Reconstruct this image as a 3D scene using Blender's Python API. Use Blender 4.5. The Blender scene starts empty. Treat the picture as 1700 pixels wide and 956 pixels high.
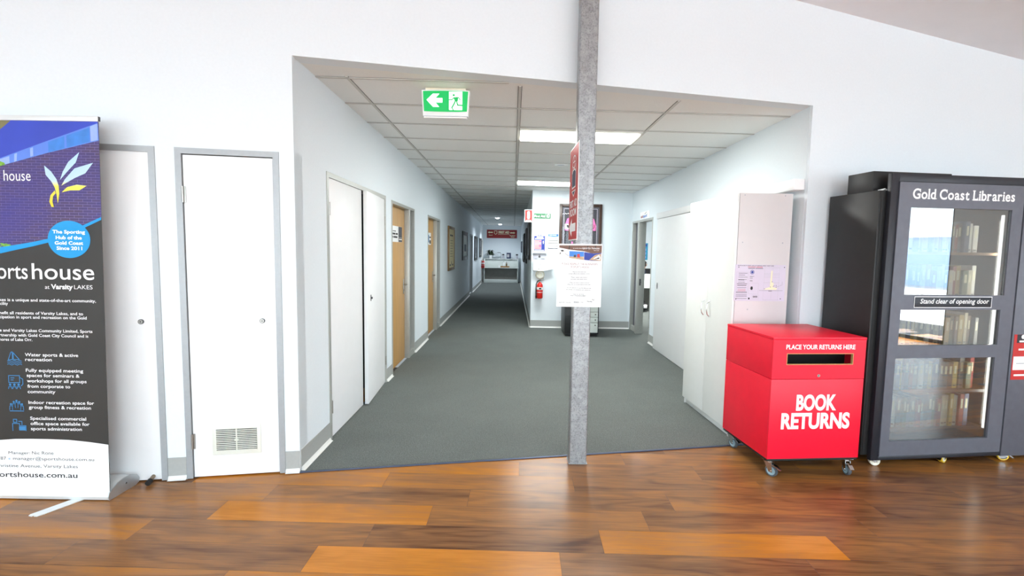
import bpy, bmesh, math, random
from mathutils import Vector, Matrix
random.seed(7)
R = math.radians
scene = bpy.context.scene
COL = scene.collection

# ------------------------------------------------------------------ materials
def lin(c):
    c = c / 255.0
    return c / 12.92 if c <= 0.04045 else ((c + 0.055) / 1.055) ** 2.4
def rgb(r, g, b): return (lin(r), lin(g), lin(b), 1.0)

MATS = {}
def mat(name, col, rough=0.5, metal=0.0, var=0.04, scale=30.0, bump=0.0, spec=0.5, coat=0.0, stretch=None):
    """principled with a procedural noise variation of the base colour"""
    m = bpy.data.materials.new(name); m.use_nodes = True
    nt = m.node_tree; N = nt.nodes; L = nt.links
    p = N['Principled BSDF']
    tc = N.new('ShaderNodeTexCoord'); nz = N.new('ShaderNodeTexNoise')
    nz.inputs['Scale'].default_value = scale; nz.inputs['Detail'].default_value = 3
    if stretch:
        mp = N.new('ShaderNodeMapping'); mp.inputs['Scale'].default_value = stretch
        L.new(tc.outputs['Object'], mp.inputs[0]); L.new(mp.outputs[0], nz.inputs['Vector'])
    else:
        L.new(tc.outputs['Object'], nz.inputs['Vector'])
    rp = N.new('ShaderNodeValToRGB')
    c = col if len(col) == 4 else rgb(*col)
    lo = [max(0, x * (1 - var)) for x in c[:3]] + [1]; hi = [min(1, x * (1 + var)) for x in c[:3]] + [1]
    rp.color_ramp.elements[0].position = 0.3; rp.color_ramp.elements[1].position = 0.7
    rp.color_ramp.elements[0].color = lo; rp.color_ramp.elements[1].color = hi
    L.new(nz.outputs['Fac'], rp.inputs[0]); L.new(rp.outputs[0], p.inputs['Base Color'])
    p.inputs['Roughness'].default_value = rough; p.inputs['Metallic'].default_value = metal
    p.inputs['Specular IOR Level'].default_value = spec
    p.inputs['Coat Weight'].default_value = coat
    if bump:
        bp = N.new('ShaderNodeBump'); bp.inputs['Strength'].default_value = bump; bp.inputs['Distance'].default_value = 0.002
        L.new(nz.outputs['Fac'], bp.inputs['Height']); L.new(bp.outputs[0], p.inputs['Normal'])
    MATS[name] = m
    return m

def emit(name, col, strength):
    m = bpy.data.materials.new(name); m.use_nodes = True
    p = m.node_tree.nodes['Principled BSDF']
    p.inputs['Base Color'].default_value = rgb(*col)
    p.inputs['Emission Color'].default_value = rgb(*col)
    p.inputs['Emission Strength'].default_value = strength
    MATS[name] = m
    return m

def glassmat(name, tint=(240, 245, 245), refl=0.10, rough=0.0):
    m = bpy.data.materials.new(name); m.use_nodes = True
    nt = m.node_tree; N = nt.nodes; L = nt.links
    N.remove(N['Principled BSDF'])
    out = N['Material Output']
    tr = N.new('ShaderNodeBsdfTransparent'); tr.inputs[0].default_value = rgb(*tint)
    gl = N.new('ShaderNodeBsdfGlossy'); gl.inputs['Roughness'].default_value = rough
    lw = N.new('ShaderNodeLayerWeight'); lw.inputs[0].default_value = 0.5        # Schlick reflectance, the same from both sides
    pw = N.new('ShaderNodeMath'); pw.operation = 'POWER'; pw.inputs[1].default_value = 5.0
    mr = N.new('ShaderNodeMapRange'); mr.inputs[3].default_value = refl; mr.inputs[4].default_value = 1.0
    mx = N.new('ShaderNodeMixShader')
    L.new(lw.outputs['Facing'], pw.inputs[0]); L.new(pw.outputs[0], mr.inputs[0]); L.new(mr.outputs[0], mx.inputs[0])
    L.new(tr.outputs[0], mx.inputs[1]); L.new(gl.outputs[0], mx.inputs[2]); L.new(mx.outputs[0], out.inputs[0])
    MATS[name] = m
    return m

mat('wall_paint', (225, 233, 238), 0.6, var=0.012, scale=60, bump=0.05)
mat('white_laminate', (236, 238, 235), 0.35, var=0.01, scale=12)
mat('door_white', (240, 241, 242), 0.4, var=0.01, scale=9)
mat('frame_grey', (165, 169, 172), 0.4, metal=0.25, var=0.03, scale=40)
mat('frame_silver', (182, 183, 178), 0.35, metal=0.35, var=0.03, scale=40)
mat('skirting_grey', (164, 166, 163), 0.5, var=0.03, scale=50)
mat('skirting_foot', (226, 226, 222), 0.5, var=0.02, scale=50)
mat('ceiling_tile', (234, 235, 233), 0.85, var=0.04, scale=220, bump=0.2)
mat('ceiling_rail', (196, 194, 189), 0.5, var=0.02)
mat('gap_dark', (40, 38, 36), 0.8)
mat('dark_void', (10, 10, 11), 0.9)
mat('hall_ceiling', (236, 236, 240), 0.8, var=0.015, scale=4)
mat('timber_door', (196, 152, 92), 0.42, var=0.10, scale=3, stretch=(14, 14, 1.0))
mat('steel_satin', (170, 168, 162), 0.3, metal=0.9, var=0.05, scale=60)
mat('steel_dark', (90, 90, 92), 0.35, metal=0.8, var=0.05)
mat('chrome', (215, 215, 215), 0.15, metal=1.0, var=0.02)
mat('black_plastic', (22, 22, 24), 0.45, var=0.1)
mat('black_laminate', (26, 25, 25), 0.5, var=0.12, scale=25)
mat('charcoal', (96, 97, 106), 0.42, var=0.06, scale=18, metal=0.15)
mat('charcoal_dark', (38, 39, 46), 0.4, var=0.06, scale=18, metal=0.15)
mat('bin_red', (240, 14, 50), 0.42, var=0.03, scale=12)
mat('bin_edge', (120, 10, 20), 0.5)
mat('raw_wood_edge', (196, 152, 96), 0.6, var=0.1, scale=60)
mat('tyre_grey', (78, 84, 90), 0.6, var=0.05)
mat('hub_blue', (150, 178, 188), 0.45, var=0.03)
mat('wheel_cream', (232, 226, 208), 0.4, var=0.03)
mat('wheel_yellow', (226, 186, 40), 0.4, var=0.05)
mat('print_white', (246, 246, 246), 0.5, var=0.005)
mat('paper_white', (240, 240, 240), 0.6, var=0.01)
mat('cupboard_side_shaded', (214, 208, 208), 0.4, var=.01, scale=10)  # white laminate darkened in colour so the hall-facing side looks less lit
mat('paper_lilac', (214, 206, 222), 0.6, var=0.015, scale=8)
mat('print_black', (24, 24, 26), 0.6)
mat('print_grey', (70, 68, 68), 0.6)
mat('print_lightgrey', (180, 178, 182), 0.6)
mat('print_maroon', (126, 62, 60), 0.6)
mat('print_blue', (34, 56, 150), 0.5)
mat('print_sky', (62, 130, 214), 0.5, var=0.1, scale=20)
mat('print_brown', (112, 78, 62), 0.5, var=0.15, scale=60)
mat('print_tan', (190, 160, 130), 0.5, var=0.2, scale=60)
mat('print_red', (206, 44, 40), 0.45, var=0.03)
mat('sign_red', (196, 40, 36), 0.45, var=0.03)
mat('sign_maroon', (150, 40, 40), 0.5, var=0.04)
mat('sign_green', (8, 112, 58), 0.45, var=0.03)
mat('print_yellow', (236, 214, 90), 0.5)
mat('print_pink', (240, 120, 188), 0.5, var=0.03)
mat('print_cream', (240, 234, 200), 0.6)
mat('banner_charcoal', (50, 48, 45), 0.5, var=0.04, scale=5)
mat('banner_cyan', (0, 150, 216), 0.42, var=0.02)
mat('banner_sky', (54, 74, 190), 0.42, var=0.08, scale=4)
mat('banner_windowblue', (92, 132, 222), 0.42, var=0.06, scale=9)
mat('banner_windowpale', (150, 176, 236), 0.42, var=0.05)
mat('banner_olive', (128, 122, 80), 0.42, var=0.15, scale=14)
mat('banner_icon', (62, 132, 186), 0.45)
mat('leaf_print', (120, 176, 60), 0.5, var=0.35, scale=60)
mat('alu', (196, 200, 202), 0.32, metal=0.7, var=0.02, scale=20)
mat('alu_white', (226, 230, 230), 0.35, metal=0.2, var=0.02, scale=20)
mat('ext_red', (206, 34, 26), 0.3, var=0.03)
mat('plastic_white', (238, 240, 240), 0.35, var=0.01)
mat('plastic_cream', (232, 226, 206), 0.4, var=0.02)
mat('plastic_grey', (176, 176, 186), 0.4, var=0.03)
mat('frame_black', (24, 20, 18), 0.4, var=0.1)
mat('frame_gold', (122, 92, 52), 0.35, metal=0.4, var=0.12, scale=50)
mat('frame_wood', (62, 40, 30), 0.35, var=0.15, scale=30)
mat('mount_dark', (62, 62, 70), 0.6, var=0.05)
mat('mount_grey', (96, 96, 104), 0.6, var=0.05)
mat('cert_paper', (216, 204, 160), 0.55, var=0.06, scale=12)
mat('picture_dark', (60, 64, 66), 0.35, var=0.4, scale=9)
mat('picture_pale', (196, 196, 186), 0.4, var=0.12, scale=14)
mat('jersey_black', (36, 34, 40), 0.7, var=0.08)
mat('counter_white', (214, 220, 216), 0.4, var=0.02)
mat('counter_grey', (112, 110, 104), 0.5, var=0.06, scale=10)
mat('leaf_green', (40, 62, 36), 0.45, var=0.3, scale=20)
mat('tray_wood', (150, 110, 62), 0.5, var=0.12, scale=30)
mat('bottle_amber', (96, 74, 40), 0.2, var=0.05)
mat('navy_blue', (34, 44, 78), 0.5, var=0.08)
mat('skin', (206, 160, 134), 0.55, var=0.04)
mat('hair', (34, 26, 22), 0.55, var=0.15, scale=80)
mat('shirt_navy', (32, 36, 52), 0.8, var=0.08)
mat('trouser_black', (30, 30, 34), 0.85, var=0.08)
mat('rubber_black', (26, 24, 23), 0.8)
mat('stopper_tan', (128, 112, 94), 0.5, metal=0.3)
mat('edge_strip', (74, 82, 104), 0.4, metal=0.5, var=0.06, scale=60)
mat('vent_cream', (226, 226, 216), 0.45, var=0.01)
mat('cyan_poster', (40, 150, 190), 0.5, var=0.12, scale=20)
mat('window_frame', (70, 72, 76), 0.4, metal=0.4)
mat('post_concrete', (150, 148, 144), 0.8, var=0.08)
mat('outside_paving', (206, 200, 192), 0.9, var=0.06, scale=2)
mat('outside_wall_blue', (186, 204, 232), 0.8, var=0.04)
mat('outside_white', (236, 236, 234), 0.7, var=0.02)
mat('tree_leaf', (126, 110, 78), 0.8, var=0.35, scale=6)
mat('tree_bark', (90, 76, 62), 0.9, var=0.2)
glassmat('clear_glass', (222, 224, 220), 0.26)
glassmat('picture_glass', (250, 250, 250), 0.03)
glassmat('window_glass', (250, 252, 252), 0.0)
emit('tube_light', (255, 252, 236), 9.0)
emit('tube_light_dim', (250, 255, 250), 7.0)
emit('lamp_cool', (236, 243, 255), 30.0)
emit('led_strip', (250, 250, 255), 2.5)
emit('exit_green', (0, 170, 84), 0.42)
emit('exit_white', (244, 255, 248), 0.75)

def carpet_material():
    m = mat('carpet', (103, 108, 105), 0.95, var=0.42, scale=170, bump=0.6, spec=0.1)
    nt = m.node_tree; N = nt.nodes; L = nt.links
    p = N['Principled BSDF']; src = p.inputs['Base Color'].links[0].from_socket
    tc = N['Texture Coordinate']
    n2 = N.new('ShaderNodeTexNoise'); n2.inputs['Scale'].default_value = 2.2; n2.inputs['Detail'].default_value = 3
    L.new(tc.outputs['Object'], n2.inputs['Vector'])
    hs = N.new('ShaderNodeHueSaturation')
    mr = N.new('ShaderNodeMapRange'); mr.inputs[3].default_value = 0.9; mr.inputs[4].default_value = 1.1
    L.new(n2.outputs['Fac'], mr.inputs[0]); L.new(mr.outputs[0], hs.inputs['Value'])
    L.new(src, hs.inputs['Color']); L.new(hs.outputs[0], p.inputs['Base Color'])
carpet_material()

def plank_material():
    m = bpy.data.materials.new('timber_plank'); m.use_nodes = True; MATS['timber_plank'] = m
    nt = m.node_tree; N = nt.nodes; L = nt.links; p = N['Principled BSDF']
    tc = N.new('ShaderNodeTexCoord')
    tone = N.new('ShaderNodeAttribute'); tone.attribute_name = 'tone'
    off = N.new('ShaderNodeAttribute'); off.attribute_name = 'offs'
    def mp(sx, sy):
        q = N.new('ShaderNodeMapping'); q.inputs['Scale'].default_value = (sx, sy, 1)
        L.new(tc.outputs['Object'], q.inputs[0]); return q
    def noise(q, sc, det, w=True, dist=0.0):
        n = N.new('ShaderNodeTexNoise'); n.noise_dimensions = '4D'
        n.inputs['Scale'].default_value = sc; n.inputs['Detail'].default_value = det; n.inputs['Distortion'].default_value = dist
        L.new(q.outputs[0], n.inputs['Vector']); L.new(off.outputs['Fac'], n.inputs['W']); return n
    def math_(op, a, b=None):
        x = N.new('ShaderNodeMath'); x.operation = op
        for i, v in ((0, a), (1, b)):
            if v is None: continue
            if isinstance(v, (int, float)): x.inputs[i].default_value = v
            else: L.new(v, x.inputs[i])
        return x.outputs[0]
    fig = noise(mp(0.8, 4.2), 1.0, 2.0, dist=0.35)           # broad figure, also drives the cathedral rings
    rings = math_('POWER', math_('ABSOLUTE', math_('SINE', math_('MULTIPLY', fig.outputs['Fac'], 30.0))), 5.0)
    patch = noise(mp(0.7, 5.0), 1.3, 3.0)
    vein = noise(mp(1.6, 26.0), 1.0, 3.0, dist=0.6)
    fine = noise(mp(7.0, 170.0), 1.0, 2.0)
    strength = math_('SUBTRACT', 1.15, tone.outputs['Fac'])   # dark boards carry more figure
    t = math_('ADD', tone.outputs['Fac'], math_('MULTIPLY', math_('SUBTRACT', patch.outputs['Fac'], 0.5), 1.0))
    t = math_('SUBTRACT', t, math_('MULTIPLY', math_('MULTIPLY', rings, strength), 0.16))
    t = math_('ADD', t, math_('MULTIPLY', math_('MULTIPLY', math_('SUBTRACT', vein.outputs['Fac'], 0.5), strength), 0.6))
    t = math_('ADD', t, math_('MULTIPLY', math_('SUBTRACT', fine.outputs['Fac'], 0.5), 0.5))
    t = math_('ADD', t, 0.12)
    rp = N.new('ShaderNodeValToRGB'); e = rp.color_ramp.elements
    e[0].position = 0.0; e[0].color = rgb(84, 52, 32)
    e[1].position = 1.0; e[1].color = rgb(194, 124, 44)
    a = e.new(0.3); a.color = rgb(126, 86, 52)
    a = e.new(0.55); a.color = rgb(152, 103, 56)
    a = e.new(0.8); a.color = rgb(176, 112, 36)
    L.new(t, rp.inputs[0]); L.new(rp.outputs[0], p.inputs['Base Color'])
    p.inputs['Roughness'].default_value = 0.26
    p.inputs['Specular IOR Level'].default_value = 0.27
    bp = N.new('ShaderNodeBump'); bp.inputs['Strength'].default_value = 0.06; bp.inputs['Distance'].default_value = 0.002
    L.new(fine.outputs['Fac'], bp.inputs['Height']); L.new(bp.outputs[0], p.inputs['Normal'])
plank_material()

def galv_material():
    m = mat('galvanised', (158, 160, 162), 0.42, metal=0.5, var=0.16, scale=26, bump=0.1)
    nt = m.node_tree; N = nt.nodes; L = nt.links
    p = N['Principled BSDF']; src = p.inputs['Base Color'].links[0].from_socket
    tc = N['Texture Coordinate']
    vo = N.new('ShaderNodeTexVoronoi'); vo.inputs['Scale'].default_value = 70
    L.new(tc.outputs['Object'], vo.inputs['Vector'])
    n2 = N.new('ShaderNodeTexNoise'); n2.inputs['Scale'].default_value = 95; n2.inputs['Detail'].default_value = 4
    L.new(tc.outputs['Object'], n2.inputs['Vector'])
    rp = N.new('ShaderNodeValToRGB'); rp.color_ramp.elements[0].position = 0.36; rp.color_ramp.elements[1].position = 0.5
    rp.color_ramp.elements[0].color = (0.42, 0.42, 0.43, 1); rp.color_ramp.elements[1].color = (1, 1, 1, 1)
    L.new(n2.outputs['Fac'], rp.inputs[0])
    mx = N.new('ShaderNodeMix'); mx.data_type = 'RGBA'; mx.blend_type = 'MULTIPLY'; mx.inputs[0].default_value = 0.5
    L.new(src, mx.inputs[6]); L.new(rp.outputs[0], mx.inputs[7])
    L.new(mx.outputs[2], p.inputs['Base Color'])
    mr = N.new('ShaderNodeMapRange'); mr.inputs[3].default_value = 0.3; mr.inputs[4].default_value = 0.6
    L.new(vo.outputs['Distance'], mr.inputs[0]); L.new(mr.outputs[0], p.inputs['Roughness'])
galv_material()

def brick_material():
    m = bpy.data.materials.new('banner_brick'); m.use_nodes = True; MATS['banner_brick'] = m
    nt = m.node_tree; N = nt.nodes; L = nt.links; p = N['Principled BSDF']
    tc = N.new('ShaderNodeTexCoord'); mp = N.new('ShaderNodeMapping')
    mp.inputs['Rotation'].default_value = (R(90), 0, 0); L.new(tc.outputs['Object'], mp.inputs[0])
    b = N.new('ShaderNodeTexBrick'); b.inputs['Scale'].default_value = 1.0
    b.inputs['Brick Width'].default_value = 0.052; b.inputs['Row Height'].default_value = 0.0155; b.inputs['Mortar Size'].default_value = 0.0011
    b.inputs['Color1'].default_value = rgb(66, 52, 104); b.inputs['Color2'].default_value = rgb(78, 60, 92); b.inputs['Mortar'].default_value = rgb(122, 108, 160)
    L.new(mp.outputs[0], b.inputs['Vector'])
    n = N.new('ShaderNodeTexNoise'); n.inputs['Scale'].default_value = 2.6; L.new(tc.outputs['Object'], n.inputs['Vector'])
    mx = N.new('ShaderNodeMix'); mx.data_type = 'RGBA'; mx.inputs[7].default_value = rgb(60, 56, 150)
    mr = N.new('ShaderNodeMapRange'); mr.inputs[1].default_value = 0.4; mr.inputs[2].default_value = 0.7; mr.inputs[4].default_value = 0.55
    L.new(n.outputs['Fac'], mr.inputs[0]); L.new(mr.outputs[0], mx.inputs[0]); L.new(b.outputs['Color'], mx.inputs[6])
    L.new(mx.outputs[2], p.inputs['Base Color']); p.inputs['Roughness'].default_value = 0.42
brick_material()

def logo_material():
    m = bpy.data.materials.new('logo_gradient'); m.use_nodes = True; MATS['logo_gradient'] = m
    nt = m.node_tree; N = nt.nodes; L = nt.links; p = N['Principled BSDF']
    tc = N.new('ShaderNodeTexCoord'); sx = N.new('ShaderNodeSeparateXYZ'); L.new(tc.outputs['Object'], sx.inputs[0])
    mr = N.new('ShaderNodeMapRange'); mr.inputs[1].default_value = 1.70; mr.inputs[2].default_value = 1.98; L.new(sx.outputs[2], mr.inputs[0])
    rp = N.new('ShaderNodeValToRGB'); e = rp.color_ramp.elements
    e[0].position = 0; e[0].color = rgb(222, 206, 50); e[1].position = 1; e[1].color = rgb(178, 214, 244)
    a = e.new(0.33); a.color = rgb(236, 226, 90); a = e.new(0.44); a.color = rgb(190, 216, 240)
    L.new(mr.outputs[0], rp.inputs[0]); L.new(rp.outputs[0], p.inputs['Base Color']); p.inputs['Roughness'].default_value = 0.42
logo_material()

# ------------------------------------------------------------------ mesh builder
TXT = {}
def glyphs(s, bold):
    """triangulated outline of a line of lettering from Blender's built-in font, at size 1"""
    k = (s, bold)
    if k not in TXT:
        cu = bpy.data.curves.new('t', 'FONT'); cu.body = s; cu.size = 1.0; cu.offset = bold; cu.resolution_u = 6 if len(s) <= 9 else 3
        o = bpy.data.objects.new('t', cu); COL.objects.link(o)
        dg = bpy.context.evaluated_depsgraph_get(); dg.update()
        me = o.evaluated_get(dg).to_mesh()
        v = [(p.co.x, p.co.y) for p in me.vertices]; f = [tuple(p.vertices) for p in me.polygons]
        o.evaluated_get(dg).to_mesh_clear()
        bpy.data.objects.remove(o); bpy.data.curves.remove(cu)
        TXT[k] = (v, f)
    return TXT[k]

class B:
    def __init__(s): s.v = []; s.f = []; s.mi = []; s.sm = []; s.mats = []
    def idx(s, m):
        if m not in s.mats: s.mats.append(m)
        return s.mats.index(m)
    def add(s, vs, fs, m, smooth=False):
        o = len(s.v); i = s.idx(m); s.v += [tuple(x) for x in vs]
        for f in fs: s.f.append(tuple(o + k for k in f)); s.mi.append(i); s.sm.append(smooth)
        return s
    def bm(s, b, m, smooth=False):
        b.verts.ensure_lookup_table()
        for i, v in enumerate(b.verts): v.index = i
        s.add([v.co[:] for v in b.verts], [[v.index for v in f.verts] for f in b.faces], m, smooth); b.free(); return s
    def box(s, x0, x1, y0, y1, z0, z1, m, bev=0.0, seg=2):
        b = bmesh.new(); bmesh.ops.create_cube(b, size=1)
        for v in b.verts: v.co = ((x0 + x1) / 2 + v.co.x * (x1 - x0), (y0 + y1) / 2 + v.co.y * (y1 - y0), (z0 + z1) / 2 + v.co.z * (z1 - z0))
        if bev: bmesh.ops.bevel(b, geom=b.edges[:], offset=bev, segments=seg, affect='EDGES', profile=0.5)
        return s.bm(b, m, bool(bev))
    def prism(s, pts, z0, z1, m):
        """footprint in xy; z0, z1 numbers or functions of (x, y)"""
        a = z0 if callable(z0) else (lambda x, y: z0); c = z1 if callable(z1) else (lambda x, y: z1)
        n = len(pts); vs = [(x, y, a(x, y)) for x, y in pts] + [(x, y, c(x, y)) for x, y in pts]
        return s.add(vs, [tuple(range(n))[::-1], tuple(range(n, 2 * n))] + [(i, (i + 1) % n, n + (i + 1) % n, n + i) for i in range(n)], m)
    def extr(s, prof, x0, x1, m, smooth=False):
        """profile in yz, extruded along x"""
        n = len(prof); vs = [(x0, y, z) for y, z in prof] + [(x1, y, z) for y, z in prof]
        s.add(vs, [tuple(range(n)), tuple(range(n, 2 * n))[::-1]], m)
        return s.add(vs, [(i, n + i, n + (i + 1) % n, (i + 1) % n) for i in range(n)], m, smooth)
    def extrz(s, prof, y0, y1, m):
        """profile in xz, extruded along y"""
        n = len(prof); vs = [(x, y0, z) for x, z in prof] + [(x, y1, z) for x, z in prof]
        return s.add(vs, [tuple(range(n)), tuple(range(n, 2 * n))[::-1]] + [(i, n + i, n + (i + 1) % n, (i + 1) % n) for i in range(n)], m)
    def cyl(s, p0, p1, r0, m, r1=None, n=20, smooth=True):
        r1 = r0 if r1 is None else r1
        p0 = Vector(p0); p1 = Vector(p1); d = (p1 - p0).normalized()
        a = d.orthogonal().normalized(); c = d.cross(a)
        vs = []
        for p, r in ((p0, r0), (p1, r1)):
            for i in range(n):
                t = 2 * math.pi * i / n; vs.append(p + a * (r * math.cos(t)) + c * (r * math.sin(t)))
        s.add(vs, [(i, (i + 1) % n, n + (i + 1) % n, n + i) for i in range(n)], m, smooth)
        return s.add(vs, [tuple(range(n))[::-1], tuple(range(n, 2 * n))], m)
    def lathe(s, prof, c, m, axis=(0, 0, 1), n=24, smooth=True, caps=True):
        """prof: list of (radius, height along axis)"""
        d = Vector(axis).normalized(); a = d.orthogonal().normalized(); e = d.cross(a); c = Vector(c)
        vs = []; rows = []
        for r, h in prof:
            rows.append((len(vs), r > 1e-5))
            if r <= 1e-5: vs.append(c + d * h); continue
            for i in range(n):
                t = 2 * math.pi * i / n; vs.append(c + d * h + a * (r * math.cos(t)) + e * (r * math.sin(t)))
        fs = []
        for (p, fp), (q, fq) in zip(rows[:-1], rows[1:]):
            for i in range(n):
                k = (i + 1) % n
                if fp and fq: fs.append((p + i, p + k, q + k, q + i))
                elif fq: fs.append((p, q + k, q + i))
                elif fp: fs.append((p + i, p + k, q))
        if caps and rows[0][1]: fs.append(tuple(range(n))[::-1])
        if caps and rows[-1][1]: fs.append(tuple(range(rows[-1][0], rows[-1][0] + n)))
        return s.add(vs, fs, m, smooth)
    def tube(s, pts, r, m, n=8, closed=False):
        pts = [Vector(p) for p in pts]; vs = []; k = len(pts); up = None
        for i, p in enumerate(pts):
            t = (pts[min(i + 1, k - 1)] - pts[max(i - 1, 0)]).normalized()
            if up is None: up = t.orthogonal().normalized()
            up = (up - t * up.dot(t)).normalized(); w = t.cross(up)
            rr = r[i] if isinstance(r, (list, tuple)) else r
            for j in range(n):
                a = 2 * math.pi * j / n; vs.append(p + up * (rr * math.cos(a)) + w * (rr * math.sin(a)))
        fs = [(i * n + j, i * n + (j + 1) % n, (i + 1) * n + (j + 1) % n, (i + 1) * n + j) for i in range(k - 1) for j in range(n)]
        fs += [tuple(range(n))[::-1], tuple(range((k - 1) * n, k * n))]
        return s.add(vs, fs, m, True)
    # flat printed shapes in the xz plane, facing -y
    def poly(s, pts, y, m): return s.add([(x, y, z) for x, z in pts], [tuple(range(len(pts)))], m)
    def rect(s, x0, x1, z0, z1, y, m): return s.poly([(x0, z0), (x1, z0), (x1, z1), (x0, z1)], y, m)
    def disc(s, x, z, rx, y, m, rz=None, n=32):
        rz = rz or rx
        return s.poly([(x + rx * math.cos(2 * math.pi * i / n), z + rz * math.sin(2 * math.pi * i / n)) for i in range(n)], y, m)
    def line(s, pts, w, y, m):
        for (xa, za), (xb, zb) in zip(pts[:-1], pts[1:]):
            l = math.hypot(xb - xa, zb - za) or 1; dx, dz = (xb - xa) / l, (zb - za) / l; h = w / 2
            nx, nz = -dz * h, dx * h
            s.poly([(xa - nx - dx * h * .6, za - nz - dz * h * .6), (xb - nx + dx * h * .6, zb - nz + dz * h * .6), (xb + nx + dx * h * .6, zb + nz + dz * h * .6), (xa + nx - dx * h * .6, za + nz - dz * h * .6)], y, m)
        return s
    def text(s, t, x, z, h, m, y, w=None, al='l', bold=0.0, shear=0.0, slope=0.0):
        v, f = glyphs(t, bold)
        if not v: return s
        x0 = min(p[0] for p in v); x1 = max(p[0] for p in v)
        kz = h / 0.682; kx = (w / (x1 - x0)) if w else kz
        W = (x1 - x0) * kx; ox = {'l': x, 'c': x - W / 2, 'r': x - W}[al]
        return s.add([(ox + (px - x0) * kx + pz * kz * shear, y, z + pz * kz + slope * (ox + (px - x0) * kx - x)) for px, pz in v], f, m)
    def move(s, M):
        s.v = [tuple(M @ Vector(p)) for p in s.v]; return s

def words(b, x, z, h, widths, m, y):
    for w_ in widths: b.rect(x, x + w_, z, z + h, y, m); x += w_ + h * .8
def build(name, b, parent=None):
    me = bpy.data.meshes.new(name)
    me.from_pydata(b.v, [], b.f)
    for m in b.mats: me.materials.append(MATS[m])
    me.polygons.foreach_set('material_index', b.mi); me.polygons.foreach_set('use_smooth', b.sm)
    me.validate(); me.update()
    if any(b.sm): me.set_sharp_from_angle(angle=R(38))
    o = bpy.data.objects.new(name, me); COL.objects.link(o)
    if parent: o.parent = parent
    return o
def tag(o, label=None, cat=None, group=None, kind=None):
    for k, v in (('label', label), ('category', cat), ('group', group), ('kind', kind)):
        if v: o[k] = v
    return o
def thing(name, label, cat, loc=(0, 0, 0), rz=0.0, group=None, kind=None):
    o = bpy.data.objects.new(name, None); COL.objects.link(o)
    o.empty_display_size = 0.1; o.location = loc; o.rotation_euler = (0, 0, R(rz))
    return tag(o, label, cat, group, kind)
def solo(name, b, label, cat, loc=(0, 0, 0), rz=0.0, group=None, kind=None):
    o = build(name, b); o.location = loc; o.rotation_euler = (0, 0, R(rz))
    return tag(o, label, cat, group, kind)
def struct(name, b, label, cat, loc=(0, 0, 0), rz=0.0):
    return solo(name, b, label, cat, loc, rz, kind='structure')
def copy_tree(o, parent=None):
    c = o.copy(); COL.objects.link(c)
    if parent: c.parent = parent
    for ch in o.children: copy_tree(ch, c)
    return c

# ------------------------------------------------------------------ the setting
FA = 10.2                                   # the hall wall is skewed to the corridor
FO = (-1.415, 3.13, 0.0)                    # left corner of the corridor opening
ca, sa = math.cos(R(FA)), math.sin(R(FA))
def front(u, y=0.0): return (FO[0] + u * ca - y * sa, FO[1] + u * sa + y * ca)
XL, XR, XC, YE, YF = -1.415, 2.28, 0.352, 9.33, 22.35
UR = 3.757                                  # right corner of the opening along the hall wall
def zc(x, y): return 2.718 - 0.0155 * (x - XL) - 0.0045 * (y - 3.1)     # office ceiling
def hallz(u): return 3.41 - 0.1186 * (u - 3.552)                        # raked hall ceiling at the wall
tn = math.tan(R(FA))
TH = 0.12

# hall floor: boards laid across the view
def floor():
    b = B(); tones = []; offs = []
    def q(x0, x1, y0, y1, t):
        b.add([(x0, y0, 0), (x1, y0, 0), (x1, y1, 0), (x0, y1, 0)], [(0, 1, 2, 3)], 'timber_plank'); tones.append(t); offs.append(random.uniform(0, 60))
    P = 0.2036; Lp = 1.2275; g = 0.0007
    known = {0: (-1.014, {-1: .30, 0: .78, 1: .26, 2: .2, -2: .36}), 1: (-0.787, {-2: .42, -1: .34, 0: .2, 1: .74, 2: .28, -3: .4}),
             2: (-0.502, {-2: .4, -1: .70, 0: .44, 1: .3, 2: .3}), 3: (-0.302, {-2: .42, -1: .36, 0: .26, 1: .34, 2: .22}),
             4: (-0.867, {-1: .62, 0: .45, 1: .3, 2: .26, 3: .2}), 5: (0.005, {-1: .68, 0: .36, 1: .3, 2: .24}), -1: (-1.35, {0: .5, 1: .3, 2: .4})}
    for r in range(-36, 16):
        j0, kt = known.get(r, (random.uniform(-1.2, 0), {}))
        y0 = 2.318 + P * (r - 1)
        for k in range(-6, 8):
            x0 = j0 + k * Lp
            q(x0 + g, x0 + Lp - g, y0 + g, y0 + P - g, kt.get(k, random.choice((.22, .3, .36, .45, .55, .8))))
    b.add([(-9, -6, -0.0012), (11, -6, -0.0012), (11, 6, -0.0012), (-9, 6, -0.0012)], [(0, 1, 2, 3)], 'gap_dark'); tones.append(0); offs.append(0)
    o = build('floor', b)
    for nm, vals in (('tone', tones), ('offs', offs)):
        a = o.data.attributes.new(nm, 'FLOAT', 'FACE'); a.data.foreach_set('value', vals)
    o.rotation_euler = (0, 0, R(-1.05))
    tag(o, 'brown and orange timber board floor of the hall', 'floor', kind='structure')
floor()

b = B()
xl, yl = FO[0], FO[1]; xr, yr = front(UR)
b.prism([(xl - 0.03, yl - 0.002), (xr + 0.06, yr + 0.012), (XR + 0.12, 6), (6.1, 6), (6.1, 14.6), (XR, 14.6), (XR, YE + .1), (XC + 0.03, YE + .1), (XC + .03, YF + .1), (XL - .03, YF + .1)], -0.02, 0.005, 'carpet')
struct('floor_carpet', b, 'grey carpet of the corridor and office floor', 'carpet')
b = B()
b.box(-0.01, UR + 0.05, -0.014, 0.004, 0.0, 0.008, 'edge_strip', 0.002)
struct('trim_1', b, 'blue grey metal strip along the carpet edge', 'trim', FO, FA)

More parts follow.
